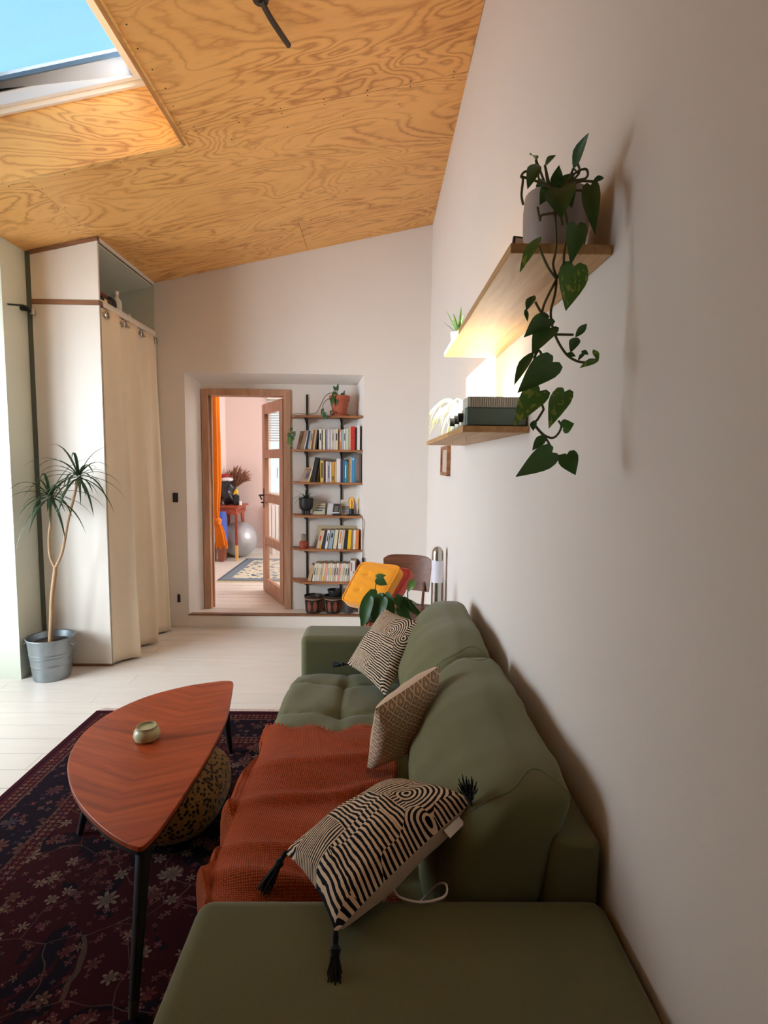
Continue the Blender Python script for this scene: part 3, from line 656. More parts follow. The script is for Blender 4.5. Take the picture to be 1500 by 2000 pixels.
for a, b in (((-.66, 1.47), (-.628, 1.31)), ((-.705, 2.43), (-.722, 2.585)), ((-1.04, 1.98), (-1.14, 2.0))):
    l = MB().tube([(a[0], a[1], .392), (b[0], b[1], .05)], [.022, .013], 14).build('leg', M_black, tb, smooth=True)
    d = V((b[0] - a[0], b[1] - a[1], -.342)).normalized()
    MB().tube([V((b[0], b[1], .05)), V((b[0], b[1], .05)) + d * .037], [.0135, .012], 14).build('foot_cap', paint((52, 42, 34)), l, smooth=True)
jar = thing('candle_jar', 'small round glass jar of pale green wax on the coffee table', 'candle', (-.862, 1.965, .42))
MB().lathe([(.026, 0), (.043, .006), (.048, .02), (.045, .036), (.038, .046), (.0, .047)], (-.862, 1.965, .4205), 28).build('wax', flat('pale_green_wax', (186, 186, 142), .3, var=.1), jar, smooth=True)
MB().lathe([(.039, .043), (.037, .054), (.035, .054), (.036, .046)], (-.862, 1.965, .4205), 28).build('glass_rim', flat('glassy_rim', (176, 172, 140), .12), jar, smooth=True)
tag(rblock(-1.04, -.60, 1.84, 2.34, .012, .27, 2.6, 14, 14, 12).build('pouf', M_leop, None, smooth=True), 'round leopard print pouf tucked under the coffee table', 'pouf')

# ================================================================ CABINET, CURTAIN, LEFT CORNER
CX, CY = -1.885, 3.76
cb_ = thing('wardrobe', 'tall cream built-in wardrobe with slanted top and open side', 'wardrobe', (-2.1, 4.2, 0))
g = .012
MB().prism([(XL + .035, CY), (CX, CY), (CX, CY + .018), (XL + .035, CY + .018)], .02, 2.512).build('front_panel', M_cab, cb_, bevel=.0015)
MB().prism([(XL + .035, CY), (CX, CY), (CX, CY + .018), (XL + .035, CY + .018)], 2.546, lambda x, y: cz(x) - .03).build('front_panel', M_cab, cb_, bevel=.0015)
MB().box(XL + .035, CX - .001, CY - .003, CY + .05, 2.513, 2.545).build('shelf_board', M_brown, cb_)
MB().prism([(XL + .035, CY - .002), (CX, CY - .002), (CX, CY + .03), (XL + .035, CY + .03)], lambda x, y: cz(x) - .03, lambda x, y: cz(x) - .002).build('top_trim', M_brown, cb_)
MB().box(XL + .035, CX, CY + .004, CY + .03, .001, .02).build('base_trim', M_brown, cb_)
MB().prism([(XL + .03, CY + .02), (XL + .045, CY + .02), (XL + .045, YB - .01), (XL + .03, YB - .01)], .02, lambda x, y: cz(x) - .04).build('back_panel', flat('grey_green_lining', (188, 190, 176), .6, var=.05), cb_)
MB().prism([(XL + .045, YB - .025), (CX, YB - .025), (CX, YB - .008), (XL + .045, YB - .008)], .02, lambda x, y: cz(x) - .02).build('side_panel', flat('grey_green_lining_side', (188, 190, 176), .6, var=.05), cb_)
MB().box(XL + .046, CX + .003, CY + .051, YB - .026, 2.513, 2.545).build('inner_shelf', M_cab, cb_)
MB().box(CX - .02, CX + .004, CY + .018, YB - .012, 2.547, 2.556).build('front_lip', M_cab, cb_)
MB().prism([(XL + .046, CY + .02), (CX - .013, CY + .02), (CX - .013, YB - .027), (XL + .046, YB - .027)], lambda x, y: cz(x) - .038, lambda x, y: cz(x) - .03).build('top_lining', flat('grey_green_lining_top', (188, 190, 176), .6, var=.05), cb_)
MB().prism([(CX - .012, CY + .018), (CX, CY + .018), (CX, YB - .012), (CX - .012, YB - .012)], lambda x, y: cz(x) - .02, lambda x, y: cz(x) - .002).build('top_edge', M_cab, cb_)
struct('gap_shade_1', MB().prism([(XL + .002, CY + .002), (XL + .033, CY + .002), (XL + .033, CY + .03), (XL + .002, CY + .03)], .001, lambda x, y: cz(x) - .002), flat('gap_shade_green_grey', (92, 96, 84), .8))  # dark strip stands in for the shade in the gap beside the wardrobe
# curtain
cur = thing('curtain', 'sand coloured curtain hanging on eyelets from the wardrobe side', 'curtain', (-1.85, 4.25, 0))
def curt(a, b):
    t = b; Y = 3.772 + a * .90 + t * .03 * a
    ph = a * 3.0 * 2 * pi; amp = .016 + .052 * t ** .6 * (1 - .25 * a); ww = 1 - abs(cos(ph / 2)) ** 1.6
    X = -1.882 + 2 * amp * ww + .012 * t * (1 - cos(a * 31)) * .5 + .004 * sin(a * 70 + t * 5) * min(1, a * 8)
    Yo = .035 * sin(ph) * t ** .5; Z = 2.50 - t * 2.485
    return (X, Y + Yo, Z)
co = grid_surface(curt, 120, 40).build('cloth', M_curt, cur, smooth=True); md = co.modifiers.new('thick', 'SOLIDIFY'); md.thickness = .003
MB().tube([(-1.872, 3.785, 2.462), (-1.872, 4.67, 2.462)], .011, 12).build('rod', M_chrome, cur, smooth=True)
for k, y in enumerate((3.815, 4.05, 4.36, 4.6)):
    mm = MB(); cp = [V((-1.858 + .012 * (k % 2) , y + .024 * cos(a) * .9, 2.462 + .024 * sin(a))) for a in [2 * pi * i / 20 for i in range(21)]]
    mm.tube(cp, .006, 8, cap=False); mm.build('eyelet', M_chrome, cur, smooth=True)
# things inside the top compartment
t = thing('storage_box', 'dark box with red front among the things on top of the wardrobe', 'box', (-1.95, 3.9, 2.547))
MB().box(-2.05, -1.90, 3.83, 3.98, 2.547, 2.60).build('box_body', paint((44, 34, 32)), t, bevel=.006)
MB().box(-2.02, -1.92, 3.84, 3.95, 2.60, 2.632).build('lid', paint((116, 44, 34)), t, bevel=.005)
MB().box(-1.915, -1.897, 3.86, 3.90, 2.555, 2.585).build('label', paint((222, 190, 120)), t)
t = thing('black_bundle', 'small black rounded bundle behind the dark box on the wardrobe shelf', 'bag', (-1.98, 4.03, 2.547))
rblock(-2.06, -1.91, 3.99, 4.10, 2.547, 2.65, 3, 8, 8, 8).build('bundle', paint((34, 32, 36)), t, smooth=True, sub=1)
t = thing('clear_plastic_bottle', 'translucent white plastic bottle on the wardrobe shelf', 'bottle', (-1.95, 4.15, 2.547))
MB().lathe([(.035, 0), (.037, .01), (.036, .10), (.014, .13), (.014, .15)], (-1.95, 4.15, 2.547), 16).build('bottle_body', paint((206, 210, 204), .25), t, smooth=True)
MB().lathe([(.016, .15), (.016, .172), (.0, .174)], (-1.95, 4.15, 2.547), 12).build('cap', M_white, t, smooth=True)
t = thing('folded_plastic_bag', 'crumpled pale plastic bag further back on the wardrobe shelf', 'bag', (-1.97, 4.3, 2.547))
rblock(-2.08, -1.91, 4.20, 4.38, 2.547, 2.60, 2.6, 10, 10, 6, lambda q, u, v, w_: q + V((0, 0, .01 * sin(u * 9 + v * 7)))).build('bag_body', paint((196, 200, 194), .35), t, smooth=True)
# hook and strap on left wall
t = thing('wall_clothesline', 'dark clothesline reel and cord fixed on the left wall beside the wardrobe', 'clothesline', (-2.34, 3.72, 2.46))
MB().tube([(-2.368, 3.70, 2.47), (-2.33, 3.70, 2.465)], .018, 12).build('wall_plate', M_blackmetal, t, smooth=True)
MB().tube(smooth_path([(-2.33, 3.74, 2.455), (-2.325, 3.68, 2.475), (-2.33, 3.60, 2.46), (-2.345, 3.53, 2.445)]), [.010] * 6 + [.006] * 13, 8).build('arm', M_blackmetal, t, smooth=True)
MB().lathe([(.016, -.018), (.016, .018)], (-2.32, 3.742, 2.455), 12).build('knob', M_chrome, t, smooth=True)
# potted dracaena
BX, BY = -2.195, 3.575
dr = thing('dracaena_plant', 'two-headed dracaena with thin cane trunk in front of the wardrobe', 'plant', (BX, BY, .0))
bk = thing('metal_bucket', 'ribbed galvanised metal bucket standing on the floor holding the dracaena', 'bucket', (BX, BY, 0))
M_galv = flat('galvanised_zinc', (160, 168, 172), .38, .85, var=.35, scale=9)
prof = [(.0, .002), (.112, .002), (.113, .01)]
for k in range(1, 66):
    z = .01 + k * .0041; r = .113 + .028 * z / .28; r += .003 * (exp(-((z - .10) / .006) ** 2) + exp(-((z - .155) / .006) ** 2) + exp(-((z - .175) / .006) ** 2)); prof.append((r, z))
prof += [(.146, .276), (.149, .281), (.146, .285), (.138, .281), (.13, .24), (.0, .236)]
MB().lathe(prof, (BX, BY, 0), 40).build('bucket_body', M_galv, bk, smooth=True)
for sgn in (-1, 1): MB().tube([(BX + sgn * .143, BY - .03, .25), (BX + sgn * .165, BY - .03, .235), (BX + sgn * .165, BY + .03, .235), (BX + sgn * .143, BY + .03, .25)], .004, 8).build('handle', M_galv, bk, smooth=True)
MB().lathe([(.129, .0), (.10, .012), (0, .014)], (BX, BY, .236), 28).build('soil', M_soil, dr, smooth=True)
tr = smooth_path([(-2.195, 3.57, .235), (-2.178, 3.565, .40), (-2.165, 3.56, .55), (-2.142, 3.56, .70), (-2.135, 3.56, .757)])
MB().tube(tr, [.016 - .004 * i / len(tr) + .0008 * (i % 2) for i in range(len(tr))], 10).build('trunk', M_stemb, dr, smooth=True)
b1 = smooth_path([(-2.135, 3.56, .75), (-2.165, 3.56, .83), (-2.168, 3.56, .95), (-2.150, 3.56, 1.08), (-2.155, 3.57, 1.225)]); MB().tube(b1, .0085, 8).build('branch', M_stemb, dr, smooth=True)
b2 = smooth_path([(-2.135, 3.56, .755), (-2.085, 3.56, .86), (-2.04, 3.56, 1.06), (-1.99, 3.56, 1.24), (-1.962, 3.57, 1.36)]); MB().tube(b2, .009, 8).build('branch', M_stemb, dr, smooth=True)
for (hx, hy, hz, nL) in ((-2.155, 3.57, 1.215, 34), (-1.962, 3.57, 1.35, 34)):
    for k in range(nL):
        az = k * 2.39996 + .3; el = radians(70 - 95 * (k / nL)) ; L = .27 + .13 * hsh(k + hx)
        if hy + sin(az) * L * .8 > CY - .03: L = min(L, .17)
        if hx + cos(az) * L * .8 < XL + .03: L = min(L, .19)
        blade_mb((hx + .006 * cos(az), hy + .006 * sin(az), hz + .03 * (1 - k / nL)), az, el, L, .0095, 1.0 + .5 * hsh(k), 7).build('leaf', M_drac, dr, smooth=True)
# switches
sw = MB().box(-1.775, -1.729, YB - .01, YB - .001, 1.112, 1.194); tag(sw.build('light_switch', M_black, None, bevel=.003), 'black double light switch on the back wall left of the niche', 'switch')
sw = MB().box(-1.752, -1.729, YB - .012, YB - .001, .225, .297); tag(sw.build('wall_socket', M_black, None, bevel=.003), 'black power socket low on the back wall beside the curtain', 'socket')
# ceiling cable arm
t = thing('ceiling_cable_arm', 'short curved dark cable hanging from the plywood ceiling', 'cable', (-.45, 2.3, cz(-.45) - .02))
MB().tube(smooth_path([(-.47, 2.262, cz(-.47) - .014), (-.447, 2.33, cz(-.447) - .03), (-.42, 2.40, cz(-.42) - .04), (-.398, 2.478, cz(-.398) - .035)]), .0115, 10).build('cable', paint((58, 44, 32)), t, smooth=True)
MB().lathe([(.03, -.016), (.034, -.001)], (-.472, 2.262, cz(-.472)), 20).build('ceiling_mount', paint((58, 44, 32)), t, smooth=True)

# ================================================================ DOOR TO THE STUDY
D0, D1 = -1.572, -.777
fr = MB(); fr.box(D0 + .001, D0 + .062, 4.868, 4.995, .121, 2.113); fr.box(D1 - .062, D1 - .001, 4.868, 4.995, .121, 2.113); fr.box(D0 + .062, D1 - .062, 4.868, 4.995, 2.058, 2.113)
door = struct('door_1', fr, M_door, bevel=.003)
fr = MB(); fr.box(D0 + .062, D0 + .075, 4.93, 4.95, .121, 2.058); fr.box(D1 - .075, D1 - .062, 4.93, 4.95, .121, 2.058); fr.build('door_stop', M_door, door)
hx, hy = -.852, 4.985; dv = V((-.317, .622, 0)).normalized(); nv = V((-dv.y, dv.x, 0)); LW, TH = .70, .04
leafm = MB(); Z0, Z1 = .128, 2.052; st = .10
def dbox(m, a0, a1, z0, z1, n0=-TH / 2, n1=TH / 2):
    c = V((hx, hy, 0)) + dv * ((a0 + a1) / 2) + nv * ((n0 + n1) / 2) + V((0, 0, (z0 + z1) / 2)); m.obox(c, dv * (a1 - a0) / 2, nv * (n1 - n0) / 2, V((0, 0, (z1 - z0) / 2))); return m
rails = [(Z0, Z0 + .14)]; ph = (Z1 - .10 - (Z0 + .14) - 3 * .085) / 4; zc = Z0 + .14; panes = []
for k in range(4):
    panes.append((zc, zc + ph)); zc += ph
    rails.append((zc, zc + (.085 if k < 3 else .10))); zc += .085
dbox(leafm, 0, st, Z0, Z1); dbox(leafm, LW - st, LW, Z0, Z1)
for a, b in rails: dbox(leafm, st, LW - st, a, b)
leaf_o = leafm.build('door_leaf', M_door, door, bevel=.003)
for a, b in panes: dbox(MB(), st - .005, LW - st + .005, a - .005, b + .005, -.003, .003).build('pane', M_glass, leaf_o)
for sgn in (-1, 1):
    hm = MB(); dbox(hm, LW - .07, LW - .035, 1.0, 1.2, sgn * TH / 2 - .003, sgn * TH / 2 + .003)
    p = V((hx, hy, 1.13)) + dv * (LW - .05) + nv * sgn * (TH / 2); hm.tube([p, p + nv * sgn * .05, p + nv * sgn * .055 - dv * .05 + V((0, 0, .004)), p + nv * sgn * .05 - dv * .10 - V((0, 0, .035))], .008, 8)
    hm.tube([p - V((0, 0, .075)), p - V((0, 0, .075)) + nv * sgn * .03], .006, 8); hm.build('handle', M_black, leaf_o, smooth=True)
ed = MB(); dbox(ed, LW, LW + .002, .98, 1.20, -.012, .012); ed.build('latch_plate', M_black, leaf_o)

# ================================================================ SHELVING IN THE NICHE
SH = [1.879, 1.585, 1.301, 1.009, .709, .416]
us = thing('niche_shelving', 'six-tier brown wooden wall shelving on black steel uprights in the niche', 'shelving', (-.45, 4.8, .4))
for x in (-.632, -.322): MB().box(x - .008, x + .008, 4.878, 4.888, .16, 2.075 if x < -.5 else 1.95).build('upright', M_blackmetal, us)
for k, z in enumerate(SH):
    x0 = -.715 if k < 4 else -.665
    MB().prism([(x0, 4.705), (-.128, 4.705), (-.192, 4.882), (-.762, 4.882), (-.762, 4.80)], z - .018, z).build('shelf_board', M_shelfd, us, bevel=.0015)
    for x in (-.632, -.322): MB().hexa([(x - .005, 4.72, z - .026), (x + .005, 4.72, z - .026), (x + .005, 4.878, z - .07), (x - .005, 4.878, z - .07), (x - .005, 4.72, z - .0185), (x + .005, 4.72, z - .0185), (x + .005, 4.878, z - .0185), (x - .005, 4.878, z - .0185)]).build('bracket', M_blackmetal, us)
COL = {'tan': (150, 122, 100), 'white': (222, 216, 208), 'navy': (44, 50, 72), 'pale blue': (150, 168, 178), 'beige': (200, 178, 150), 'brown': (122, 78, 54), 'sand': (190, 156, 118), 'black': (38, 36, 38),
       'cream': (216, 206, 172), 'lavender': (170, 168, 190), 'orange': (214, 128, 70), 'mint': (190, 206, 180), 'pink': (232, 160, 138), 'red': (194, 44, 36), 'grey': (150, 140, 134), 'yellow': (214, 186, 92),
       'dark red': (92, 40, 40), 'mustard': (196, 146, 44), 'peach': (218, 164, 130), 'purple': (96, 88, 140), 'turquoise': (48, 140, 168), 'green': (62, 134, 110), 'ochre': (176, 118, 56), 'blue': (70, 136, 184), 'bright yellow': (236, 184, 30)}
pg_m = flat('book_pages', (206, 192, 166), .9, var=.08)
SHN = ['', 'second', 'third', '', 'fifth', 'lowest']
def book(x, wd, h, colr, lean, z, shelf, k, yoff=0.0, depth=.125, band=None, y0=4.722):
    nm = 'paperback' if h < .19 else 'book'
    root = thing('book', None, 'book', (x + wd / 2, y0, z + .0005), 'books on the ' + SHN[shelf] + ' shelf of the niche')
    adj = 'thin ' if wd < .014 else ('thick ' if wd > .027 else '')
    lean_w = 'slanting' if abs(lean) > 3 else 'upright'
    root['label'] = '%s%s %s %s, %d%s from left on %s niche shelf from top' % (adj, colr, lean_w, nm, k, {1: 'st', 2: 'nd', 3: 'rd', 21: 'st', 22: 'nd', 23: 'rd'}.get(k, 'th'), SHN[shelf])
    a = radians(lean); R_ = Matrix.Rotation(a, 4, 'Y')
    # rotate about the lower right (leaning right) or lower left corner so that it stands on the board
    piv = V((x + wd, 0, z + .0005)) if lean > 0 else V((x, 0, z + .0005))
    def bx(m, x0, x1, ya, yb, za, zb):
        k0 = len(m.v); m.box(x0, x1, ya, yb, za, zb)
        for i in range(k0, len(m.v)): q = V(m.v[i]) - piv; q = R_ @ q; m.v[i] = tuple(q + piv)
        return m
    ya = y0 + yoff; t_ = .0016; cvr = MB(); z0 = z + .0006
    bx(cvr, x, x + t_, ya, ya + depth, z0, z0 + h); bx(cvr, x + wd - t_, x + wd, ya, ya + depth, z0, z0 + h); bx(cvr, x, x + wd, ya - .001, ya + .002, z0, z0 + h)
    cvr.build('cover', paint(COL[colr], .5), root)
    bx(MB(), x + t_, x + wd - t_, ya + .002, ya + depth - .003, z0 + .001, z0 + h - .003).build('pages', pg_m, root)
    if band: bx(MB(), x + wd * .3, x + wd * .7, ya - .0016, ya - .001, z0 + h * band[1], z0 + h * band[2]).build('spine_label', paint(COL[band[0]], .5), root)
def row(u0, sc, z, shelf, items, mmu):
    for k, it in enumerate(items):
        u, wd, h, colr, lean = it[:5]; x = (560 + u / sc - 736.3) * 4.72 / 1050
        b = it[5] if len(it) > 5 else (('black', .45, .8) if colr in ('white', 'cream', 'beige', 'pale blue') and (k % 2 == 0) else None)
        if abs(x + wd * mmu) > 9: continue
        book(x, wd * mmu - .0004, h * mmu, colr, lean, z, shelf, k + 1, yoff=.002 * hsh(k * 1.7 + shelf), depth=.12 + .02 * hsh(k + shelf * 5), band=b)
row(0, 8.82, SH[1], 1, [(238, 60, 330, 'tan', 14), (302, 18, 325, 'white', 11), (325, 34, 320, 'navy', 10), (364, 24, 318, 'pale blue', 8), (392, 30, 335, 'beige', 8), (426, 24, 335, 'brown', 8), (454, 34, 345, 'sand', 7), (494, 22, 330, 'black', 6),
    (560, 44, 345, 'white', 0), (622, 46, 345, 'cream', 0), (685, 26, 345, 'lavender', 0), (713, 24, 345, 'white', 0, None), (738, 24, 345, 'lavender', 0), (763, 24, 345, 'white', 0, None), (788, 22, 345, 'beige', 0), (811, 20, 345, 'white', 0),
    (834, 50, 350, 'cream', 0), (890, 20, 345, 'brown', 2), (912, 32, 345, 'orange', 0, ('white', .4, .9)), (946, 28, 345, 'pale blue', 0), (978, 36, 350, 'white', 0), (1020, 44, 365, 'mint', 0), (1070, 32, 395, 'pink', 0), (1106, 66, 400, 'red', 0, ('black', .5, .53)),
    (1178, 26, 380, 'black', 0), (1210, 46, 415, 'white', 0, None)], .000509)
row(0, 8.82, SH[2], 2, [(364, 26, 350, 'yellow', 17, ('white', .3, .96)), (404, 34, 430, 'black', 12, None), (446, 40, 425, 'black', 10, None), (584, 54, 368, 'yellow', 0, ('black', .2, .9)), (644, 26, 365, 'dark red', 0), (676, 32, 355, 'white', 0, None), (712, 30, 355, 'lavender', 0, ('navy', .2, .8)), (746, 28, 350, 'white', 0, None),
    (778, 48, 352, 'mustard', 0, ('black', .1, .3)), (830, 26, 355, 'peach', 0), (860, 68, 405, 'white', 0, None), (932, 32, 410, 'navy', 0), (968, 24, 380, 'purple', 0), (996, 42, 375, 'turquoise', 0, ('white', .2, .8)), (1040, 20, 350, 'green', 0), (1066, 30, 400, 'ochre', 0),
    (1100, 16, 435, 'white', 0, None), (1118, 58, 430, 'blue', 0, ('white', .9, .97)), (1180, 44, 480, 'green', 0, ('white', .25, .85))], .000509)
row(0, 6.9, SH[4], 4, [(400, 44, 255, 'beige', 14, ('red', .45, .7)), (448, 16, 255, 'bright yellow', 12, ('white', .2, .97)), (470, 40, 255, 'navy', 10), (516, 34, 258, 'white', 9, ('black', .4, .85)), (560, 54, 255, 'pale blue', 9, ('black', .6, .85)), (628, 46, 262, 'cream', 7),
    (690, 48, 260, 'white', 6, ('orange', .3, .95)), (742, 26, 262, 'beige', 6), (774, 42, 262, 'black', 5, None), (822, 44, 262, 'bright yellow', 4, None), (872, 24, 255, 'tan', 3), (900, 32, 262, 'white', 2, ('yellow', .1, .3)), (934, 42, 262, 'orange', 1, None)], .000657)
items = [(280, 48, 225, 'sand', 14, None)] + [(344 + k * 31.5, 28, 250 + 6 * sin(k * 2.1), ['white', 'cream', 'white', 'beige', 'white', 'pink'][k % 6] if k not in (4,) else 'cream', 10 - k * .35, ((['black', 'grey', 'bright yellow', 'grey', 'black'][k % 5]), .35, .75) if k not in (4, 5) else ('bright yellow', .08, .3)) for k in range(16)] + \
    [(853, 36, 292, 'white', 3, ('red', .5, .9)), (893, 32, 292, 'white', 2, ('red', .4, .5)), (935, 22, 280, 'dark red', 0)]
row(0, 6.9, SH[5], 5, items, .000657)
# big flat items at the ends
t = MB().box(-.166, -.148, 4.725, 4.86, SH[1] + .001, SH[1] + .21); tag(t.build('slim_folder', paint((124, 118, 110)), None, bevel=.002), 'slim grey folder at the right end of the second niche shelf', 'folder')
t = thing('magazine_file', 'dark grey-brown magazine file at the right end of the third niche shelf', 'folder', (-.155, 4.8, SH[2]))
MB().box(-.184, -.138, 4.72, 4.86, SH[2] + .001, SH[2] + .255).build('file_body', paint((92, 78, 72)), t, bevel=.002); MB().box(-.180, -.156, 4.7185, 4.7195, SH[2] + .02, SH[2] + .24).build('spine_panel', paint((124, 104, 96)), t)
def leaning_card(nm, label, x0, x1, z, h, col, inner, y=4.74, tilt=.035, cat='picture', shape=None, frame=None, skew=0):
    t = thing(nm, label, cat, ((x0 + x1) / 2, y, z)); a, b = V((x0, y, z + .001)), V((x1, y, z + .001)); u = V((skew, tilt, h))
    MB().hexa([a, b, b + V((0, .006, 0)), a + V((0, .006, 0)), a + u, b + u, b + u + V((0, .006, 0)), a + u + V((0, .006, 0))]).build('frame' if frame else 'card', paint(col), t)
    m = MB(); i0, i1, j0, j1 = .1, .9, .1, .9
    P_ = lambda s, q, o: a + (b - a) * s + u * q + V((0, -o, 0))
    m.hexa([P_(i0, j0, .0005), P_(i1, j0, .0005), P_(i1, j1, .0005), P_(i0, j1, .0005), P_(i0, j0, .0012), P_(i1, j0, .0012), P_(i1, j1, .0012), P_(i0, j1, .0012)]); m.build('print', paint(inner), t)
    if shape:
        for (s0, s1, q0, q1, c) in shape: MB().hexa([P_(s, q, o) for o in (.0014, .0022) for s, q in ((s0, q0), (s1, q0), (s1, q1), (s0, q1))]).build('motif', paint(c), t)
    return t
leaning_card('small_framed_print', 'small tan book cover with grey figure leaning at left of third niche shelf', -.675, -.585, SH[2], .125, (178, 146, 116), (160, 138, 122), y=4.725, skew=.045, shape=[(.3, .7, .2, .75, (128, 112, 124)), (.42, .58, .3, .6, (90, 76, 96)), (.15, .85, .82, .88, (120, 84, 56))], cat='picture')
leaning_card('tan_album', 'tan album leaning at the left end of the second niche shelf', -.705, -.630, SH[1], .16, (140, 112, 92), (156, 128, 108), y=4.735, skew=.03, cat='book')
leaning_card('botanical_card', 'cream card with dark leaf drawing behind the black plant pot', -.575, -.462, SH[3], .098, (206, 196, 168), (214, 206, 180), y=4.80, shape=[(.2, .8, .30, .42, (62, 84, 84)), (.3, .95, .52, .62, (62, 84, 84)), (.45, .9, .75, .82, (50, 64, 66))])
leaning_card('baby_photo_card', 'pale grey card with a small black and white photo on the fourth niche shelf', -.445, -.335, SH[3], .100, (206, 204, 204), (214, 214, 216), y=4.78, skew=.01, shape=[(.45, .98, .25, .97, (60, 52, 52)), (.58, .88, .3, .75, (186, 172, 166)), (.62, .8, .5, .6, (120, 104, 98))])
leaning_card('landscape_postcard', 'pale landscape postcard leaning behind the bulb lamp', -.325, -.225, SH[3], .130, (218, 212, 200), (196, 196, 184), y=4.83, shape=[(.1, .9, .3, .5, (120, 132, 126)), (.1, .9, .1, .28, (150, 152, 160)), (.1, .9, .5, .56, (136, 92, 72))])
leaning_card('thin_gold_frame', 'thin pale gold frame standing behind the books on the fifth niche shelf', -.535, -.16, SH[4], .195, (196, 176, 140), (206, 188, 156), y=4.846, tilt=.012)
# plant in black footed pot
def pot(name, label, cat, x, y, z, prof, mat, soil_r, soil_z, n=28, extra=None):
    t = thing(name, label, cat, (x, y, z)); MB().lathe(prof, (x, y, z), n).build('pot', mat, t, smooth=True); MB().lathe([(soil_r, soil_z - .004), (0, soil_z)], (x, y, z), 20).build('soil', M_soil, t, smooth=True); return t
pz = SH[3] + .001
t = pot('footed_pot_plant', 'spiky plant in matt black two-legged pot on the fourth niche shelf', 'plant', -.628, 4.785, pz, [(.0, .036), (.034, .036), (.056, .055), (.062, .085), (.064, .148), (.060, .148), (.058, .135), (0, .135)], M_black, .057, .138)
for s in (-.022, .022): MB().tube([(-.628 + s, 4.785, pz + .045), (-.628 + s, 4.783, pz + .001)], [.018, .015], 12).build('foot', M_black, t, smooth=True)
for k in range(22):
    az = k * 2.4; el = radians(78 - 50 * k / 22); L = .11 + .05 * hsh(k)
    if sin(az) > .2: L = .08
    blade_mb((-.628 + .01 * cos(az), 4.78 + .01 * sin(az), pz + .138), az, el, L, .005, 1.3, 6).build('leaf', M_drac, t, smooth=True)
# edison bulb lamp
t = thing('filament_bulb_lamp', 'small lamp with clear gold filament bulb on black base, right side of fourth shelf', 'lamp', (-.222, 4.77, pz))
MB().lathe([(.045, 0), (.045, .008), (.022, .012), (.022, .055), (.016, .058), (0, .058)], (-.222, 4.77, pz), 24).build('base', M_black, t, smooth=True)
M_amber = flat('amber_glass', (226, 176, 84), .1, var=.05)
gl = glass('amber_bulb_glass', (1.0, .82, .5, 1))
MB().lathe([(.012, .058), (.014, .07), (.026, .10), (.031, .122), (.027, .145), (.014, .160), (0, .164)], (-.222, 4.77, pz), 24).build('bulb', gl, t, smooth=True)
fm = NT('warm_filament'); fm.b.inputs['Emission Color'].default_value = (1, .55, .12, 1); fm.b.inputs['Emission Strength'].default_value = .9; fm.col((1, .7, .2, 1))
MB().tube(smooth_path([(-.232, 4.77, pz + .06), (-.236, 4.77, pz + .11), (-.228, 4.77, pz + .145), (-.216, 4.77, pz + .145), (-.208, 4.77, pz + .11), (-.212, 4.77, pz + .06)]), .0022, 6).build('filament', fm.m, t, smooth=True)
tag(MB().box(-.392, -.31, 4.715, 4.765, pz, pz + .014).build('black_trinket_dish', M_black, None, bevel=.005), 'flat black object lying before the small photo card', 'tray')
tag(MB().box(-.262, -.168, 4.712, 4.722, pz, pz + .010).build('black_pen', M_black, None, bevel=.003), 'slim black pen at the front edge before the bulb lamp', 'pen')
cdm = MB(); cdm.tube(smooth_path([(-.18, 4.77, pz + .006), (-.14, 4.76, pz + .002), (-.121, 4.692, pz - .03), (-.119, 4.694, .85), (-.122, 4.692, .75), (-.117, 4.692, .68), (-.117, 4.692, .58), (-.118, 4.692, .35), (-.12, 4.692, .13)]), .0028, 6)
t = tag(cdm.build('lamp_cord', M_black, None, smooth=True), 'black lamp cord with inline switch hanging down the right edge of the niche', 'cable'); MB().box(-.126, -.106, 4.684, 4.700, .575, .64).build('inline_switch', M_black, t, bevel=.004)
# glass jug with red decoration
t = thing('glass_carafe', 'small clear glass carafe holding red liquid on the left of fifth niche shelf', 'jar', (-.648, 4.76, SH[4]))
MB().lathe([(.034, 0), (.038, .006), (.038, .055), (.02, .07), (.02, .072), (0, .072)], (-.648, 4.76, SH[4] + .001), 20).build('red_contents', flat('faded_red_glass', (170, 78, 62), .25, var=.4, scale=60), t, smooth=True)
MB().lathe([(.021, .068), (.021, .125), (.019, .125), (.019, .072)], (-.648, 4.76, SH[4] + .001), 20).build('glass_neck', flat('smoky_glass', (140, 128, 112), .1), t, smooth=True)
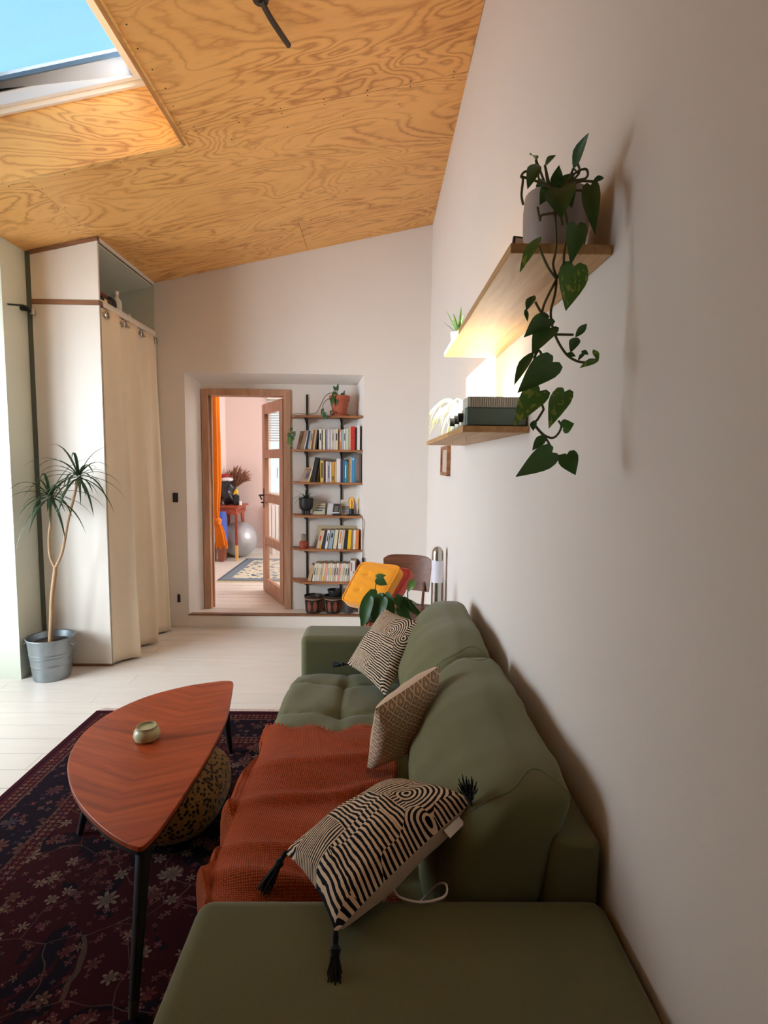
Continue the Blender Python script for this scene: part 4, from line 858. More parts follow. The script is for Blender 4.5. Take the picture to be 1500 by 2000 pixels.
# terracotta pot with trailing plant on the top shelf
def terracotta(name, label, x, y, z, r, h, saucer=True):
    t = thing(name, label, 'plant', (x, y, z))
    if saucer: MB().lathe([(.0, 0), (r * .82, 0), (r * .95, .014), (r * .9, .016), (r * .8, .006), (0, .006)], (x, y, z), 28).build('saucer', M_terra, t, smooth=True)
    MB().lathe([(0, .007), (r * .66, .007), (r * .92, h * .76), (r * 1.0, h * .77), (r * 1.04, h), (r * .94, h), (r * .9, h * .8), (0, h * .8)], (x, y, z), 28).build('pot', M_terra, t, smooth=True)
    MB().lathe([(r * .9, h * .84), (0, h * .88)], (x, y, z), 20).build('soil', M_soil, t, smooth=True); return t
t = terracotta('trailing_plant_in_terracotta', 'ivy-like plant trailing from terracotta pot on the topmost niche shelf', -.335, 4.79, SH[0] + .001, .088, .175)
for s in ([(-.35, 4.78, 2.03), (-.40, 4.74, 2.075), (-.455, 4.72, 2.04), (-.49, 4.71, 1.97), (-.53, 4.70, 1.90), (-.60, 4.70, 1.888), (-.70, 4.69, 1.888), (-.735, 4.685, 1.87), (-.742, 4.685, 1.80), (-.745, 4.685, 1.74)],
          [(-.36, 4.77, 2.03), (-.43, 4.72, 2.02), (-.47, 4.70, 1.97), (-.465, 4.69, 1.92), (-.45, 4.69, 1.87)], [(-.34, 4.78, 2.03), (-.355, 4.76, 2.10), (-.35, 4.75, 2.12)]):
    MB().tube(smooth_path(s), .003, 6).build('stem', M_stem, t, smooth=True)
for k, (b, tp, wd) in enumerate([((-.37, 4.72, 2.08), (-.385, 4.70, 1.99), .022), ((-.36, 4.72, 2.06), (-.355, 4.70, 1.97), .020), ((-.38, 4.71, 2.04), (-.40, 4.69, 1.95), .02), ((-.35, 4.75, 2.10), (-.345, 4.74, 2.16), .012), ((-.30, 4.76, 2.04), (-.29, 4.74, 2.10), .014), ((-.36, 4.73, 2.10), (-.385, 4.71, 2.13), .016), ((-.32, 4.76, 2.07), (-.30, 4.74, 2.06), .01),
        ((-.47, 4.69, 1.93), (-.475, 4.685, 1.86), .016), ((-.455, 4.69, 1.90), (-.43, 4.685, 1.85), .018), ((-.45, 4.69, 1.88), (-.455, 4.685, 1.835), .014), ((-.40, 4.70, 1.92), (-.405, 4.69, 1.88), .01)]):
    leaf_mb(b, tp, wd, seg=5).build('leaf', M_leaf, t, smooth=True)
for k, (x, z) in enumerate([(-.738, 1.765), (-.718, 1.735), (-.752, 1.72), (-.728, 1.70), (-.757, 1.685), (-.738, 1.67), (-.765, 1.66), (-.745, 1.64), (-.725, 1.69), (-.76, 1.70)]):
    leaf_mb((x, 4.68, z), (x + .016 * sin(k * 2.3), 4.672, z - .038), .014 + .004 * hsh(k), seg=5).build('leaf', M_leafl if k > 3 else M_leaf, t, smooth=True)
# decorated pots on the step
def deco_pot(x, y, r, h, label, extra=False):
    t = thing('decorated_planter', label, 'planter', (x, y, .122)); z = .122
    MB().lathe([(0, 0), (r * .84, 0), (r * .97, h * .80), (r * 1.03, h * .84), (r * 1.06, h), (r * .99, h), (r * .93, h * .8), (0, h * .8)], (x, y, z), 32).build('pot', paint((36, 30, 26), .5), t, smooth=True)
    MB().lathe([(r * 1.0, h * .80), (r * 1.035, h * .82), (r * 1.035, h * .865), (r * 1.0, h * .88)], (x, y, z), 32).build('rim_band', paint((166, 126, 88)), t, smooth=True)
    for k in range(8):
        a = k * pi / 4 + .35; m = MB(); prev = None
        for i in range(7):
            s = i / 6; zz = h * (.12 + .6 * s); rr = r * (.855 + .13 * (zz / h) / .9) + .0022; w_ = .26 * sin(pi * (.12 + .8 * s))
            m.v += [(x + rr * cos(a - w_), y + rr * sin(a - w_), z + zz), (x + (rr + .002) * cos(a), y + (rr + .002) * sin(a), z + zz), (x + rr * cos(a + w_), y + rr * sin(a + w_), z + zz)]
        for i in range(6):
            for j in range(2): q = i * 3 + j; m.f.append((q, q + 1, q + 4, q + 3)); m.mi.append(0)
        m.build('leaf_motif', paint((132, 66, 42)), t, smooth=True)
    MB().lathe([(r * .93, h * .86), (0, h * .9)], (x, y, z), 20).build('soil', M_soil, t, smooth=True)
    return t
deco_pot(-.565, 4.79, .077, .155, 'dark planter with brown leaf motifs, the left one on the niche step')
t = deco_pot(-.385, 4.79, .077, .155, 'dark planter with brown leaf motifs, the right one on the niche step')
t = thing('plastic_nursery_pot', 'small black nursery pot standing inside the right decorated planter', 'pot', (-.375, 4.79, .27))
MB().lathe([(.045, 0), (.058, .06), (.062, .06), (.062, .068), (.055, .068), (.05, .03), (0, .03)], (-.375, 4.79, .263), 20).build('pot', M_black, t, smooth=True)
t = MB().lathe([(0, 0), (.04, 0), (.045, .12), (.041, .12), (.038, .01), (0, .01)], (-.245, 4.78, .122), 24); tag(t.build('grey_cylinder_pot', paint((70, 64, 62)), None, smooth=True), 'plain dark grey cylinder pot right of the decorated planters', 'pot')

# ================================================================ STUDY CONTENTS
t = thing('study_console_table', 'red-brown carved console table against the study wall', 'table', (-2.03, 7.65, .12)); M_red = wood('red_stained_wood', (170, 78, 48), (128, 50, 30), 'Y', 22, .35)
MB().box(-2.19, -1.865, 7.24, 7.84, .845, .868).build('tabletop', M_red, t, bevel=.005); MB().box(-2.17, -1.90, 7.27, 7.81, .755, .845).build('apron', M_red, t, bevel=.003)
for x, y in ((-1.905, 7.30), (-2.14, 7.30), (-1.935, 7.78), (-2.14, 7.78)):
    l = MB().box(x - .018, x + .018, y - .018, y + .018, .33, .76).build('leg', M_red, t, bevel=.003); MB().box(x - .0175, x + .0175, y - .0175, y + .0175, .121, .33).build('leg_tip', paint((226, 178, 96)), l, bevel=.003)
for k in range(4): MB().obox((-1.899, 7.36 + k * .11, .80), (.004, 0, 0), (0, .02, 0), (0, 0, .018)).build('carving', paint((120, 46, 28)), t, bevel=.003)
MB().hexa([(-1.915, 7.60, .62), (-1.895, 7.60, .62), (-1.895, 7.64, .62), (-1.915, 7.64, .62), (-1.915, 7.55, .76), (-1.895, 7.55, .76), (-1.895, 7.70, .76), (-1.915, 7.70, .76)]).build('corner_bracket', M_red, t, bevel=.003)
tag(MB().lathe([(0.25 * sin(pi * i / 20), -.25 * cos(pi * i / 20)) for i in range(21)], (-1.945, 7.62, .372), 36).build('exercise_ball', flat('silver_vinyl', (176, 178, 182), .3, .35, var=.05), None, smooth=True), 'large silver grey exercise ball under the console table in the study', 'ball')
tag(MB().tube([(-2.04, 7.12, .40), (-2.075, 7.17, .80)], .065, 24).build('exercise_mat', flat('blue_foam', (58, 86, 176), .7, var=.06), None, smooth=True), 'rolled blue exercise mat standing below the console table', 'mat')
tag(MB().hexa([(-2.13, 7.20, .121), (-2.06, 7.20, .121), (-2.06, 7.34, .121), (-2.13, 7.34, .121), (-2.15, 7.20, .39), (-2.02, 7.20, .39), (-2.02, 7.34, .39), (-2.15, 7.34, .39)]).build('wooden_stand', flat('brown_drum_wood', (132, 74, 48), .4), None, bevel=.01), 'tapered brown wooden stand beneath the blue mat', 'stand')
t = tag(rblock(-2.19, -1.99, 7.45, 7.69, .870, 1.20, 2.6, 12, 12, 12, lambda q, u, v, w_: q + V((.02 * sin(w_ * 5 + v * 3), 0, .015 * sin(u * 6)))).build('black_bag', flat('glossy_black_bag', (24, 24, 34), .3), None, smooth=True), 'glossy black bag heaped on the console table in the study', 'bag')
t = thing('festive_hat', 'red hat with white fur brim lying on the black bag', 'hat', (-2.09, 7.58, 1.2)); rblock(-2.17, -2.02, 7.50, 7.66, 1.19, 1.25, 2.6, 8, 8, 6).build('white_brim', paint((226, 222, 226)), t, smooth=True); rblock(-2.19, -2.07, 7.54, 7.68, 1.235, 1.30, 2.4, 8, 8, 6).build('hat_cloth', paint((150, 34, 40)), t, smooth=True)
t = thing('pampas_vase', 'dried brown pampas grass in dark vase on the console table', 'plant', (-2.03, 7.80, .869)); MB().lathe([(.0, 0), (.04, 0), (.06, .08), (.03, .2), (.035, .24), (0, .2)], (-2.06, 7.772, .869), 20).build('vase', paint((34, 30, 34)), t, smooth=True)
pm = MB()
for k in range(150):
    az = k * 2.4; L = .20 + .15 * hsh(k); el = radians(85 - 55 * hsh(k * 1.9)); dx = cos(az) * cos(el) * L * 1.0 + .06; dy = -abs(sin(az) * cos(el) * L) * .8; dz = sin(el) * L
    b = V((-2.05, 7.75, 1.08)); e_ = b + V((max(dx, -.1), dy, dz)); mid = b.lerp(e_, .55) + V((0, 0, .03)); pm.tube([b, mid, b.lerp(e_, .8) + V((0, 0, .02)), e_], [.002, .006, .008, .001], 4)
tag(pm.build('plumes', fabric('pampas_plume', (150, 98, 66), sheen=.5), t, smooth=True), kind='stuff')
tag(MB().obox((-1.965, 7.55, .935), (.037, .01, 0), (-.008, .03, 0), (0, 0, .065)).build('black_canister', paint((34, 32, 36)), None, bevel=.004), 'small black box at the front right of the console table', 'box')
tag(MB().obox((-1.985, 7.56, 1.045), (.036, .0, .012), (0, .02, 0), (-.008, 0, .032)).build('yellow_packet', paint((236, 196, 40)), None, bevel=.006), 'bright yellow packet on top of the small black box', 'packet')
tag(MB().lathe([(.0, 0), (.02, 0), (.022, .05), (.019, .05), (.018, .03), (0, .03)], (-1.905, 7.52, .869), 16).build('white_cup', M_white, None, smooth=True), 'tiny white cup at the corner of the console table', 'cup')
t = tag(MB().box(-2.197, -2.185, 7.30, 7.52, 1.45, 1.98).build('wall_picture_frame', paint((150, 96, 80)), None), 'narrow red-brown picture frame on the study wall behind the orange curtain', 'picture')
# study rug
t = thing('study_rug', 'blue and cream patterned rug on the study floor behind the door', 'rug', (-1.3, 6.7, .12))
n = NT('blue_grey_rug'); pp = n.coord(); v_ = n.vor(pp, 14, 'F1'); vd = n.vor(n.mapping(pp, (1, 1, 0)), 7, 'F1', .5, 'MANHATTAN'); x_, y_, _z = n.sep(pp)
c_ = n.mix(n.math('LESS_THAN', v_.outputs['Distance'], .4), srgb(204, 200, 180), srgb(92, 110, 128)); c_ = n.mix(n.math('LESS_THAN', vd.outputs['Distance'], .35), c_, srgb(218, 212, 190))
dd = n.math('MINIMUM', n.math('MINIMUM', n.math('ADD', x_, 1.80), n.math('SUBTRACT', -.6, x_)), n.math('MINIMUM', n.math('SUBTRACT', y_, 6.02), n.math('SUBTRACT', 7.42, y_)))
c_ = n.mix(n.math('LESS_THAN', dd, .13), c_, srgb(112, 128, 140)); c_ = n.mix(n.math('LESS_THAN', dd, .03), c_, srgb(76, 90, 104)); n.col(c_).rough(.95)
MB().box(-1.80, -.60, 6.02, 7.42, .121, .130).build('pile', n.m, t)
fr = MB()
for i in range(110): x = -1.79 + i * .0108; fr.tube([(x, 6.02, .127), (x + .006 * sin(i), 5.97 - .012 * hsh(i), .1225)], [.003, .0015], 4); fr.tube([(x, 7.42, .127), (x + .006 * sin(i), 7.46, .1225)], [.003, .0015], 4)
tag(fr.build('fringe', fabric('cream_fringe', (214, 196, 156)), t), kind='stuff')
# orange portiere, knotted
t = thing('orange_curtain', 'bright orange curtain with a knot hanging just inside the study doorway', 'curtain', (-1.7, 5.6, .6))
def oc(a, b):
    prof = [(0, .075, -1.71), (.35, .075, -1.70), (.6, .068, -1.69), (.75, .045, -1.685), (.81, .024, -1.665), (.84, .03, -1.66), (.90, .045, -1.635), (1, .055, -1.615)]
    i = 0
    while i < len(prof) - 2 and b > prof[i + 1][0]: i += 1
    k = (b - prof[i][0]) / (prof[i + 1][0] - prof[i][0]); hw = prof[i][1] * (1 - k) + prof[i + 1][1] * k; xc = prof[i][2] * (1 - k) + prof[i + 1][2] * k
    an = a * 2 * pi; rr = hw * (1 + .16 * sin(an * 7 + b * 2)); return (xc + rr * cos(an), 5.6 + rr * sin(an) * .8, 2.20 - b * 1.62 + (.02 * sin(an * 5) if b > .95 else 0))
grid_surface(oc, 70, 44).build('cloth', M_orangec, t, smooth=True)
rblock(-1.705, -1.62, 5.54, 5.66, .81, .885, 2.6, 10, 10, 8, lambda q, u, v, w_: q + V((.006 * sin(w_ * 9), 0, .006 * sin(u * 8)))).build('knot', M_orangec, t, smooth=True)
mm = MB(); mm.tube([V((-1.70 + .02 * cos(a), 5.525, 2.165 + .02 * sin(a))) for a in [2 * pi * i / 16 for i in range(17)]], .005, 6, cap=False); mm.build('eyelet', M_chrome, t, smooth=True)
MB().tube([(-2.19, 5.6, 2.19), (-1.60, 5.6, 2.19)], .012, 10).build('rod', M_chrome, t, smooth=True)
# radiator and blind at the study window
t = thing('radiator', 'white panel radiator below the study window seen through the door glass', 'radiator', (-1.1, 7.83, .12))
for i in range(16): MB().box(-1.58 + i * .055, -1.535 + i * .055, 7.80, 7.87, .25, .85).build('radiator_column', M_white, t, bevel=.006)
for x in (-1.5, -.8): MB().box(x - .02, x + .02, 7.82, 7.86, .121, .26).build('foot', M_white, t)
t = thing('venetian_blind', 'half-lowered pale slatted blind over the study window', 'blind', (-1.11, 7.89, 2.4))
MB().box(WX0 + .01, WX1 - .01, 7.86, 7.9, 2.37, 2.41).build('head_rail', M_white, t)
sl = None
for i in range(17):
    z = 2.355 - i * .036
    if sl is None: sl = MB().obox((-1.11, 7.872, 0), (.475, 0, 0), (0, .013, -.006), (0, .0003, .0008)).build('slat', paint((196, 196, 180)), t); sl.location.z = z
    else: o = sl.copy(); C.objects.link(o); par(o, t); o.location.z = z

# ================================================================ CORNER BEYOND THE SOFA
M_chair = wood('walnut_plywood', (120, 74, 50), (84, 50, 34), 'X', 16, .4)
t = thing('wooden_chair', 'dark brown bentwood chair in the corner carrying the floor cushions', 'chair', (.16, 3.75, 0))
cr = Matrix.Rotation(radians(-14), 4, 'Z')
def cp_(x, y, z): q = cr @ V((x, y, z)); return (q.x + .17, q.y + 3.70, q.z)
bm_ = MB(); NN = 12
for j in range(2):
    for i in range(NN + 1):
        s = 2 * i / NN - 1
        for zz in (0, 1): bm_.v.append(cp_(s * .185 * (1 if zz else .92) , .235 - .035 * (1 - s * s) * -1 + j * .012 + zz * .03, 0.53 + zz * (.262 - .03 * abs(s) ** 6)))
W2 = (NN + 1) * 2
for i in range(NN):
    a = i * 2
    for q in ((a, a + 2, a + 3, a + 1), (W2 + a, W2 + a + 1, W2 + a + 3, W2 + a + 2), (a, W2 + a, W2 + a + 2, a + 2), (a + 1, a + 3, W2 + a + 3, W2 + a + 1)): bm_.f.append(q); bm_.mi.append(0)
for a in (0, NN * 2): bm_.f.append((a, a + 1, W2 + a + 1, W2 + a)); bm_.mi.append(0)
bm_.build('backrest', M_chair, t, bevel=.003)
MB().prism([cp_(x, y, 0)[:2] for x, y in ((-.2, -.2), (-.1, -.225), (.1, -.225), (.2, -.2), (.2, .2), (-.2, .2))], .43, .45).build('seat', M_chair, t, bevel=.004)
for x, y in ((-.17, -.17), (.17, -.17), (-.17, .2), (.17, .2)):
    MB().tube([cp_(x, y, .432), cp_(x * 1.12, y * 1.12, 0.001)], [.015, .011], 10).build('leg', M_chair, t, smooth=True)
for x in (-.13, .13): MB().tube([cp_(x, .19, .44), cp_(x, .262, .60)], .010, 8).build('back_post', M_chair, t, smooth=True)
def slab(name, label, A, B, C_, D, th, mat, N=14, tuft=()):
    A, B, C_, D = map(V, (A, B, C_, D)); n_ = (B - A).cross(D - A).normalized(); m = MB()
    if n_.y > 0: n_ = -n_
    def fn(u, v, w_):
        s, t_ = (u + 1) / 2, (v + 1) / 2; p = A * (1 - s) * (1 - t_) + D * s * (1 - t_) + C_ * s * t_ + B * (1 - s) * t_
        h = (w_ - 1) * th / 2
        if w_ > .5:
            for a, b in tuft: h -= .009 * exp(-((u - a) ** 2 + (v - b) ** 2) / .02)
            h += .012 * (1 - u ** 4) * (1 - v ** 4)
        h += .002 * sin(u * 17 + v * 5)
        return p + n_ * h
    o = soft_block(fn, 24, 24, 8, 9).build(name, mat, None, smooth=True); tag(o, label, 'cushion')
    for a, b in tuft:
        p = fn(a, b, 1.0); MB().obox(p + n_ * .001, (.008, 0, 0), (0, .004, .004), n_ * .002).build('tuft', mat, o)
    # rolled piping round the front face
    pts = []
    for k in range(49):
        a = 2 * pi * k / 48; u, v = cos(a), sin(a); L = (abs(u) ** 12 + abs(v) ** 12) ** (1 / 12); pts.append(fn(u / L * .97, v / L * .97, .86) + n_ * .004)
    MB().tube(pts, .0065, 6).build('piping', mat, o, smooth=True); return o
slab('floor_cushion', 'mustard yellow tufted box cushion propped on the corner chair', (-.225, 3.36, .60), (.01, 3.22, .585), (.165, 3.37, .825), (-.098, 3.50, .828), .085, M_yellow, tuft=((-.35, -.35), (-.35, .4), (.4, -.35), (.4, .4)))
slab('floor_cushion', 'coral pink tufted box cushion behind the yellow one on the corner chair', (-.13, 3.50, .58), (.10, 3.36, .55), (.245, 3.50, .775), (.0, 3.62, .79), .07, M_pinkf)
# bollard lamp
t = thing('bollard_lamp', 'slim steel and white cylinder floor lamp in the corner behind the sofa', 'lamp', (.385, 3.4, 0)); LX, LY = .385, 3.32
MB().lathe([(.0, 0), (.075, 0), (.075, .012), (.036, .014), (.0355, .735), (.0, .735)], (LX, LY, 0.001), 28).build('post', M_chrome, t, smooth=True)
MB().lathe([(.037, .735), (.037, .875), (0, .875)], (LX, LY, 0), 28).build('diffuser', flat('opal_acrylic', (226, 222, 230), .35, var=.02), t, smooth=True)
MB().lathe([(.0355, .875), (.036, .915), (.034, .93), (.027, .946), (.015, .957), (0, .961)], (LX, LY, 0), 28).build('dome_cap', M_chrome, t, smooth=True)
# pothos/monstera on plant stand
t = terracotta('leafy_plant_in_terracotta', 'big-leaved green plant in terracotta pot behind the far sofa armrest', .03, 2.88, .441, .095, .185, False)
st_ = thing('plant_stand', 'low wooden stool under the leafy plant behind the sofa', 'stand', (.03, 2.88, 0)); MB().lathe([(.13, .42), (.13, .44)], (.03, 2.88, 0), 28).build('top', M_shelfd, st_, bevel=.002)
for k in range(3): a = k * 2.1 + .4; MB().tube([(.03 + .08 * cos(a), 2.88 + .08 * sin(a), .42), (.03 + .12 * cos(a), 2.88 + .12 * sin(a), .001)], .011, 10).build('leg', M_shelfd, st_, smooth=True)
for s in ([(.02, 2.88, .60), (.012, 2.86, .70), (.004, 2.85, .743), (-.002, 2.85, .805), (.008, 2.85, .85)], [(.05, 2.88, .60), (.185, 2.85, .671), (.175, 2.85, .74), (.172, 2.85, .787)], [(.0, 2.88, .60), (-.02, 2.86, .72), (.01, 2.85, .77)], [(.05, 2.88, .6), (.06, 2.86, .70), (.10, 2.85, .73)], [(.06, 2.88, .6), (.15, 2.85, .74), (.235, 2.85, .71)], [(.06, 2.88, .6), (.16, 2.86, .68), (.25, 2.85, .64)]):
    MB().tube(smooth_path(s), .0035, 6).build('stem', M_leafl, t, smooth=True)
for b, tp, wd, mt in (((.010, 2.83, .775), (-.083, 2.80, .605), .055, M_leaf), ((-.035, 2.80, .76), (-.075, 2.78, .60), .035, M_leaf), ((.035, 2.80, .76), (-.012, 2.78, .61), .042, M_leaf), ((.05, 2.82, .775), (.100, 2.79, .67), .036, M_leaf), ((.02, 2.84, .765), (.06, 2.80, .655), .04, M_leaf),
                      ((.008, 2.85, .855), (.060, 2.83, .825), .026, M_leaf), ((.004, 2.86, .86), (.055, 2.85, .875), .016, M_leafl), ((.204, 2.85, .843), (.170, 2.84, .785), .022, M_leafl), ((.11, 2.86, .75), (.20, 2.83, .68), .03, M_leaf), ((.15, 2.86, .74), (.24, 2.84, .665), .024, M_leaf), ((.13, 2.84, .70), (.19, 2.80, .64), .03, M_leaf), ((.2, 2.86, .70), (.27, 2.85, .62), .016, M_leaf)):
    leaf_mb(b, tp, wd).build('leaf', mt, t, smooth=True)

# ================================================================ WALL SHELVES AND WHAT IS ON THEM
ws_ = thing('wall_shelf', 'pale oak wall shelf, the upper one carrying the trailing pothos', 'shelf', (.35, 1.55, 1.88)); MB().box(.249, .444, 1.06, 2.072, 1.876, 1.895).build('board', M_shelfw, ws_, bevel=.002)
wl_ = thing('wall_shelf', 'pale oak wall shelf, the lower one carrying the radio', 'shelf', (.35, 2.1, 1.57)); MB().box(.249, .444, 1.583, 2.745, 1.568, 1.587).build('board', M_shelfw, wl_, bevel=.002)
# pothos
pt = thing('pothos_plant', 'trailing pothos with marbled leaves spilling over the near end of upper shelf', 'plant', (.358, 1.12, 1.896))
gp = thing('grey_planter', 'tapered pale grey planter holding the pothos on the upper shelf', 'planter', (.358, 1.12, 1.896))
MB().lathe([(0, 0), (.055, 0), (.064, .05), (.065, .09), (.062, .122), (.058, .122), (.058, .09), (0, .09)], (.358, 1.14, 1.8955), 32).build('pot_body', flat('lilac_grey_glaze', (168, 156, 150), .5, var=.06), gp, smooth=True)
MB().lathe([(.0575, .09), (0, .104)], (.358, 1.14, 1.8955), 20).build('soil', M_soil, pt, smooth=True)
LEAVES = [((0.363,1.060,2.031),(0.362,1.000,2.057),0.020),((0.297,1.080,2.055),(0.277,1.040,2.048),0.014),((0.309,1.060,2.035),(0.320,1.040,2.044),0.013),((0.283,1.020,2.016),(0.259,0.980,1.964),0.022),((0.409,1.080,2.019),(0.431,1.080,2.028),0.010),((0.389,1.040,1.990),(0.384,1.000,1.897),0.031),((0.356,1.010,1.907),(0.340,0.980,1.836),0.035),((0.289,1.000,1.882),(0.243,0.960,1.816),0.018),((0.334,1.040,1.984),(0.324,1.000,1.923),0.053),((0.351,1.000,1.832),(0.335,0.980,1.754),0.050),((0.281,1.000,1.780),(0.262,0.980,1.751),0.015),((0.263,0.990,1.753),(0.265,0.980,1.731),0.007),((0.308,1.000,1.740),(0.260,0.970,1.705),0.033),((0.309,0.990,1.721),(0.270,0.960,1.674),0.038),((0.359,1.000,1.708),(0.380,1.000,1.734),0.012),((0.362,1.000,1.707),(0.345,0.980,1.681),0.017),((0.280,0.990,1.678),(0.239,0.960,1.622),0.018),((0.316,0.990,1.661),(0.249,0.950,1.607),0.048),((0.295,0.990,1.609),(0.242,0.950,1.552),0.044),((0.340,0.990,1.608),(0.305,0.960,1.547),0.036),((0.340,0.990,1.543),(0.355,0.980,1.551),0.026),((0.286,0.990,1.556),(0.282,0.980,1.538),0.011),((0.307,0.990,1.529),(0.281,0.970,1.504),0.016),((0.321,0.990,1.498),(0.251,0.950,1.457),0.041),((0.349,0.990,1.495),(0.357,0.970,1.460),0.035),((0.393,1.000,1.686),(0.395,0.980,1.664),0.010),((0.399,0.990,1.666),(0.364,0.980,1.653),0.012),((0.345,1.000,1.679),(0.357,0.990,1.672),0.008),((0.371,1.000,1.683),(0.380,0.990,1.676),0.008),((0.377,1.000,1.680),(0.362,0.990,1.666),0.007)]
STEMS = [[(0.321,1.050,1.978),(0.319,1.020,1.929),(0.323,1.020,1.884),(0.316,1.000,1.854),(0.313,1.000,1.833),(0.320,1.000,1.809),(0.318,1.000,1.781),(0.312,1.000,1.752),(0.316,1.000,1.726),(0.322,1.000,1.710),(0.332,1.000,1.692),(0.347,1.000,1.674),(0.367,1.000,1.664),(0.387,1.000,1.663)],[(0.338,1.050,1.979),(0.339,1.020,1.929),(0.343,1.020,1.902),(0.332,1.000,1.854),(0.331,1.000,1.832),(0.320,1.000,1.809),(0.301,1.000,1.769),(0.296,1.000,1.749),(0.291,1.000,1.724),(0.287,1.000,1.678),(0.285,1.000,1.655),(0.293,1.000,1.612),(0.306,1.000,1.577)],[(0.289,1.000,1.550),(0.306,1.000,1.532),(0.323,1.000,1.525),(0.334,1.000,1.532),(0.340,1.000,1.547),(0.334,1.000,1.557)],[(0.306,1.000,1.577),(0.295,1.000,1.558),(0.289,1.000,1.550),(0.312,1.000,1.524),(0.321,1.000,1.509),(0.327,1.000,1.492),(0.351,1.000,1.495)],[(0.327,1.000,1.492),(0.329,1.000,1.488),(0.325,1.000,1.496)],[(0.285,1.000,1.867),(0.303,1.000,1.831),(0.320,1.000,1.809)],[(0.321,1.000,1.712),(0.355,1.000,1.712)],[(0.283,1.000,1.769),(0.296,1.000,1.749),(0.309,1.000,1.742)],[(0.301,1.000,1.669),(0.293,1.000,1.683),(0.284,1.000,1.669)],[(0.328,1.000,1.563),(0.316,1.000,1.575)],[(0.264,1.050,2.009),(0.279,1.050,2.005),(0.303,1.050,1.998),(0.328,1.050,1.988)],[(0.268,1.050,1.959),(0.264,1.050,1.977),(0.266,1.050,2.005),(0.262,1.050,2.009),(0.269,1.050,2.018),(0.283,1.050,2.019)],[(0.295,1.050,1.955),(0.292,1.020,1.919),(0.295,1.020,1.928),(0.325,1.020,1.930),(0.333,1.020,1.911)],[(0.337,1.050,1.988),(0.360,1.050,2.015),(0.381,1.050,2.025),(0.387,1.050,2.016),(0.380,1.050,2.007),(0.353,1.050,2.004)],[(0.342,1.050,1.992),(0.370,1.050,2.016),(0.367,1.050,2.034)],[(0.347,1.050,1.986),(0.370,1.050,2.002),(0.397,1.050,2.003)],[(0.352,1.050,1.988),(0.380,1.050,1.987),(0.392,1.050,1.996)]]
VAR = {9, 7, 18, 19, 20, 1, 25, 26}
for i, (b, tp, wd) in enumerate(LEAVES):
    heart = wd > .024; nn = (-.35 + .25 * sin(i * 2.3), -1, .2 + .2 * sin(i * 1.3)); o = leaf_mb(b, tp, wd / 2 * (1.05 if heart else 1.15), nn, .10 + .08 * hsh(i), heart, .22, 8).build('leaf', M_leafv if i in VAR else M_leaf, pt, smooth=True)
    if heart:
        B_, T_ = V(b), V(tp); MB().tube([B_ + (T_ - B_) * .05 + V((0, -.001, 0)), B_ + (T_ - B_) * .5 + V((0, .0, 0)), T_], .0011, 4)
for s in STEMS:
    q = [V(p) for p in s]
    MB().tube(smooth_path(q, 4), .0023, 6).build('stem', M_stem, pt, smooth=True)
for k, (b, tp, wd) in enumerate([((.33, 1.07, 2.0), (.30, 1.05, 1.965), .018), ((.345, 1.07, 2.005), (.36, 1.05, 1.96), .02), ((.32, 1.08, 2.01), (.295, 1.06, 2.0), .014), ((.35, 1.09, 2.01), (.37, 1.07, 2.03), .013), ((.338, 1.08, 2.01), (.335, 1.06, 2.035), .012)]):
    leaf_mb(b, tp, wd).build('leaf', M_leaf, pt, smooth=True)
for (a, b) in (((.297, 1.08, 2.055), (.300, 1.06, 2.003)), ((.309, 1.06, 2.035), (.322, 1.07, 1.985)), ((.363, 1.06, 2.031), (.372, 1.055, 2.018)), ((.325, 1.08, 1.99), (.321, 1.05, 1.978)), ((.345, 1.09, 1.99), (.338, 1.05, 1.979))): MB().tube([(.355, 1.13, 1.985), a, b], .0023, 6).build('stem', M_stem, pt, smooth=True)
t = thing('dark_bottle', 'narrow black bottle standing behind the grey planter on the upper shelf', 'bottle', (.365, 1.235, 1.896)); MB().lathe([(0, 0), (.022, 0), (.022, .10), (.008, .13), (.008, .165), (0, .165)], (.372, 1.245, 1.8955), 18).build('bottle_body', paint((26, 30, 30), .25), t, smooth=True)
t = thing('small_picture_frame', 'small thin-framed picture leaning behind the grey planter', 'picture', (.31, 1.25, 1.896))
MB().hexa([(.285, 1.215, 1.896), (.425, 1.245, 1.896), (.425, 1.255, 1.896), (.285, 1.225, 1.896), (.30, 1.25, 1.985), (.43, 1.28, 1.985), (.43, 1.288, 1.985), (.30, 1.258, 1.985)]).build('frame', paint((50, 44, 42)), t)
MB().hexa([(.291, 1.2155, 1.902), (.42, 1.243, 1.902), (.42, 1.244, 1.902), (.291, 1.2165, 1.902), (.304, 1.2455, 1.979), (.424, 1.273, 1.979), (.424, 1.274, 1.979), (.304, 1.2465, 1.979)]).build('print', paint((232, 206, 190)), t)
# aloe at far end
t = pot('aloe_plant', 'tiny spiky aloe in white pot at the far end of the upper shelf', 'plant', .285, 1.965, 1.8955, [(0, 0), (.022, 0), (.028, .045), (.024, .045), (.022, .035), (0, .035)], M_white, .024, .04, 20)
for k in range(12): az = k * 2.4; blade_mb((.285, 1.965, 1.933), az, radians(80 - 40 * k / 12), .07 + .03 * hsh(k), .006, .3, 5).build('leaf', M_leaf, t, smooth=True)
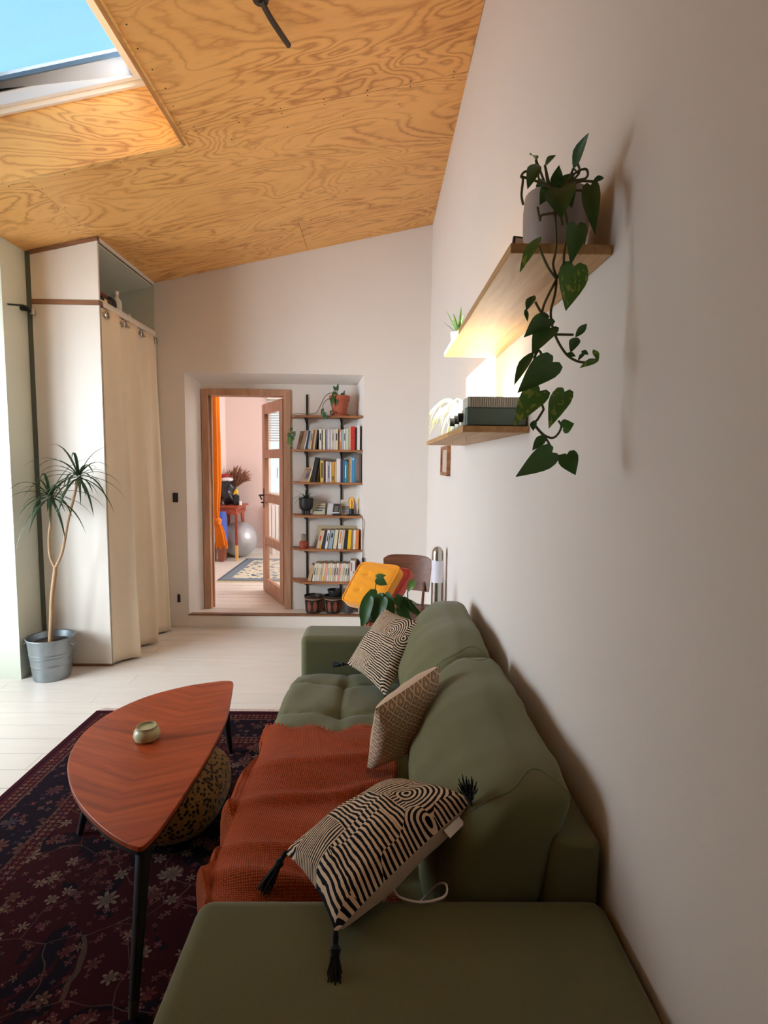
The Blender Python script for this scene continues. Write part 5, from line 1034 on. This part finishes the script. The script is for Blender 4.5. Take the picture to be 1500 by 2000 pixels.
# radio
t = thing('tabletop_radio', 'boxy dark green-grey radio with ribbed pale top on the lower shelf', 'radio', (.34, 1.72, 1.588))
MB().box(.262, .44, 1.60, 1.90, 1.589, 1.642).build('body', flat('green_grey_casing', (104, 126, 118), .35), t, bevel=.005); MB().box(.264, .438, 1.602, 1.898, 1.642, 1.674).build('upper_casing', paint((206, 206, 196), .5), t, bevel=.003)
for i in range(26): MB().box(.270 + i * .0064, .2732 + i * .0064, 1.5985, 1.604, 1.645, 1.671).build('rib', paint((222, 222, 212)), t)
MB().box(.2605, .263, 1.61, 1.89, 1.592, 1.640).build('front_face', paint((150, 156, 148), .35), t)
for y in (1.66, 1.74, 1.84): MB().tube([(.262, y, 1.616), (.246, y, 1.616)], .014, 16).build('knob', M_black, t, smooth=True)
# spider plant on the lower shelf
t = pot('spider_plant', 'pale striped spider plant with arching leaves behind the radio on the lower shelf', 'plant', .325, 2.02, 1.5885, [(0, 0), (.04, 0), (.052, .09), (.048, .09), (.046, .07), (0, .07)], M_white, .046, .08, 24)
M_sp = leaf_mat('pale_striped_leaf', (214, 222, 170), (170, 190, 120))
for k in range(30):
    az = pi + (hsh(k * 1.3) - .5) * 3.6; el = radians(75 - 45 * hsh(k)); L = .14 + .10 * hsh(k * 2.7)
    if cos(az) > -.1: L = .10
    blade_mb((.325 + .01 * cos(az), 2.02 + .01 * sin(az), 1.665), az, el, L, .0055, 2.3, 8).build('leaf', M_sp, t, smooth=True)
t = thing('wall_picture', 'small narrow wooden picture frame on the right wall under the lower shelf', 'picture', (.44, 3.42, 1.49))
fm_ = MB(); y0, y1, z0, z1 = 3.26, 3.60, 1.40, 1.585
for a in ((y0, y1, z0, z0 + .02), (y0, y1, z1 - .02, z1), (y0, y0 + .02, z0 + .02, z1 - .02), (y1 - .02, y1, z0 + .02, z1 - .02)): fm_.box(.422, .444, *a)
fm_.build('frame', M_shelfd, t); MB().box(.434, .443, y0 + .02, y1 - .02, z0 + .02, z1 - .02).build('print', paint((206, 184, 168)), t)
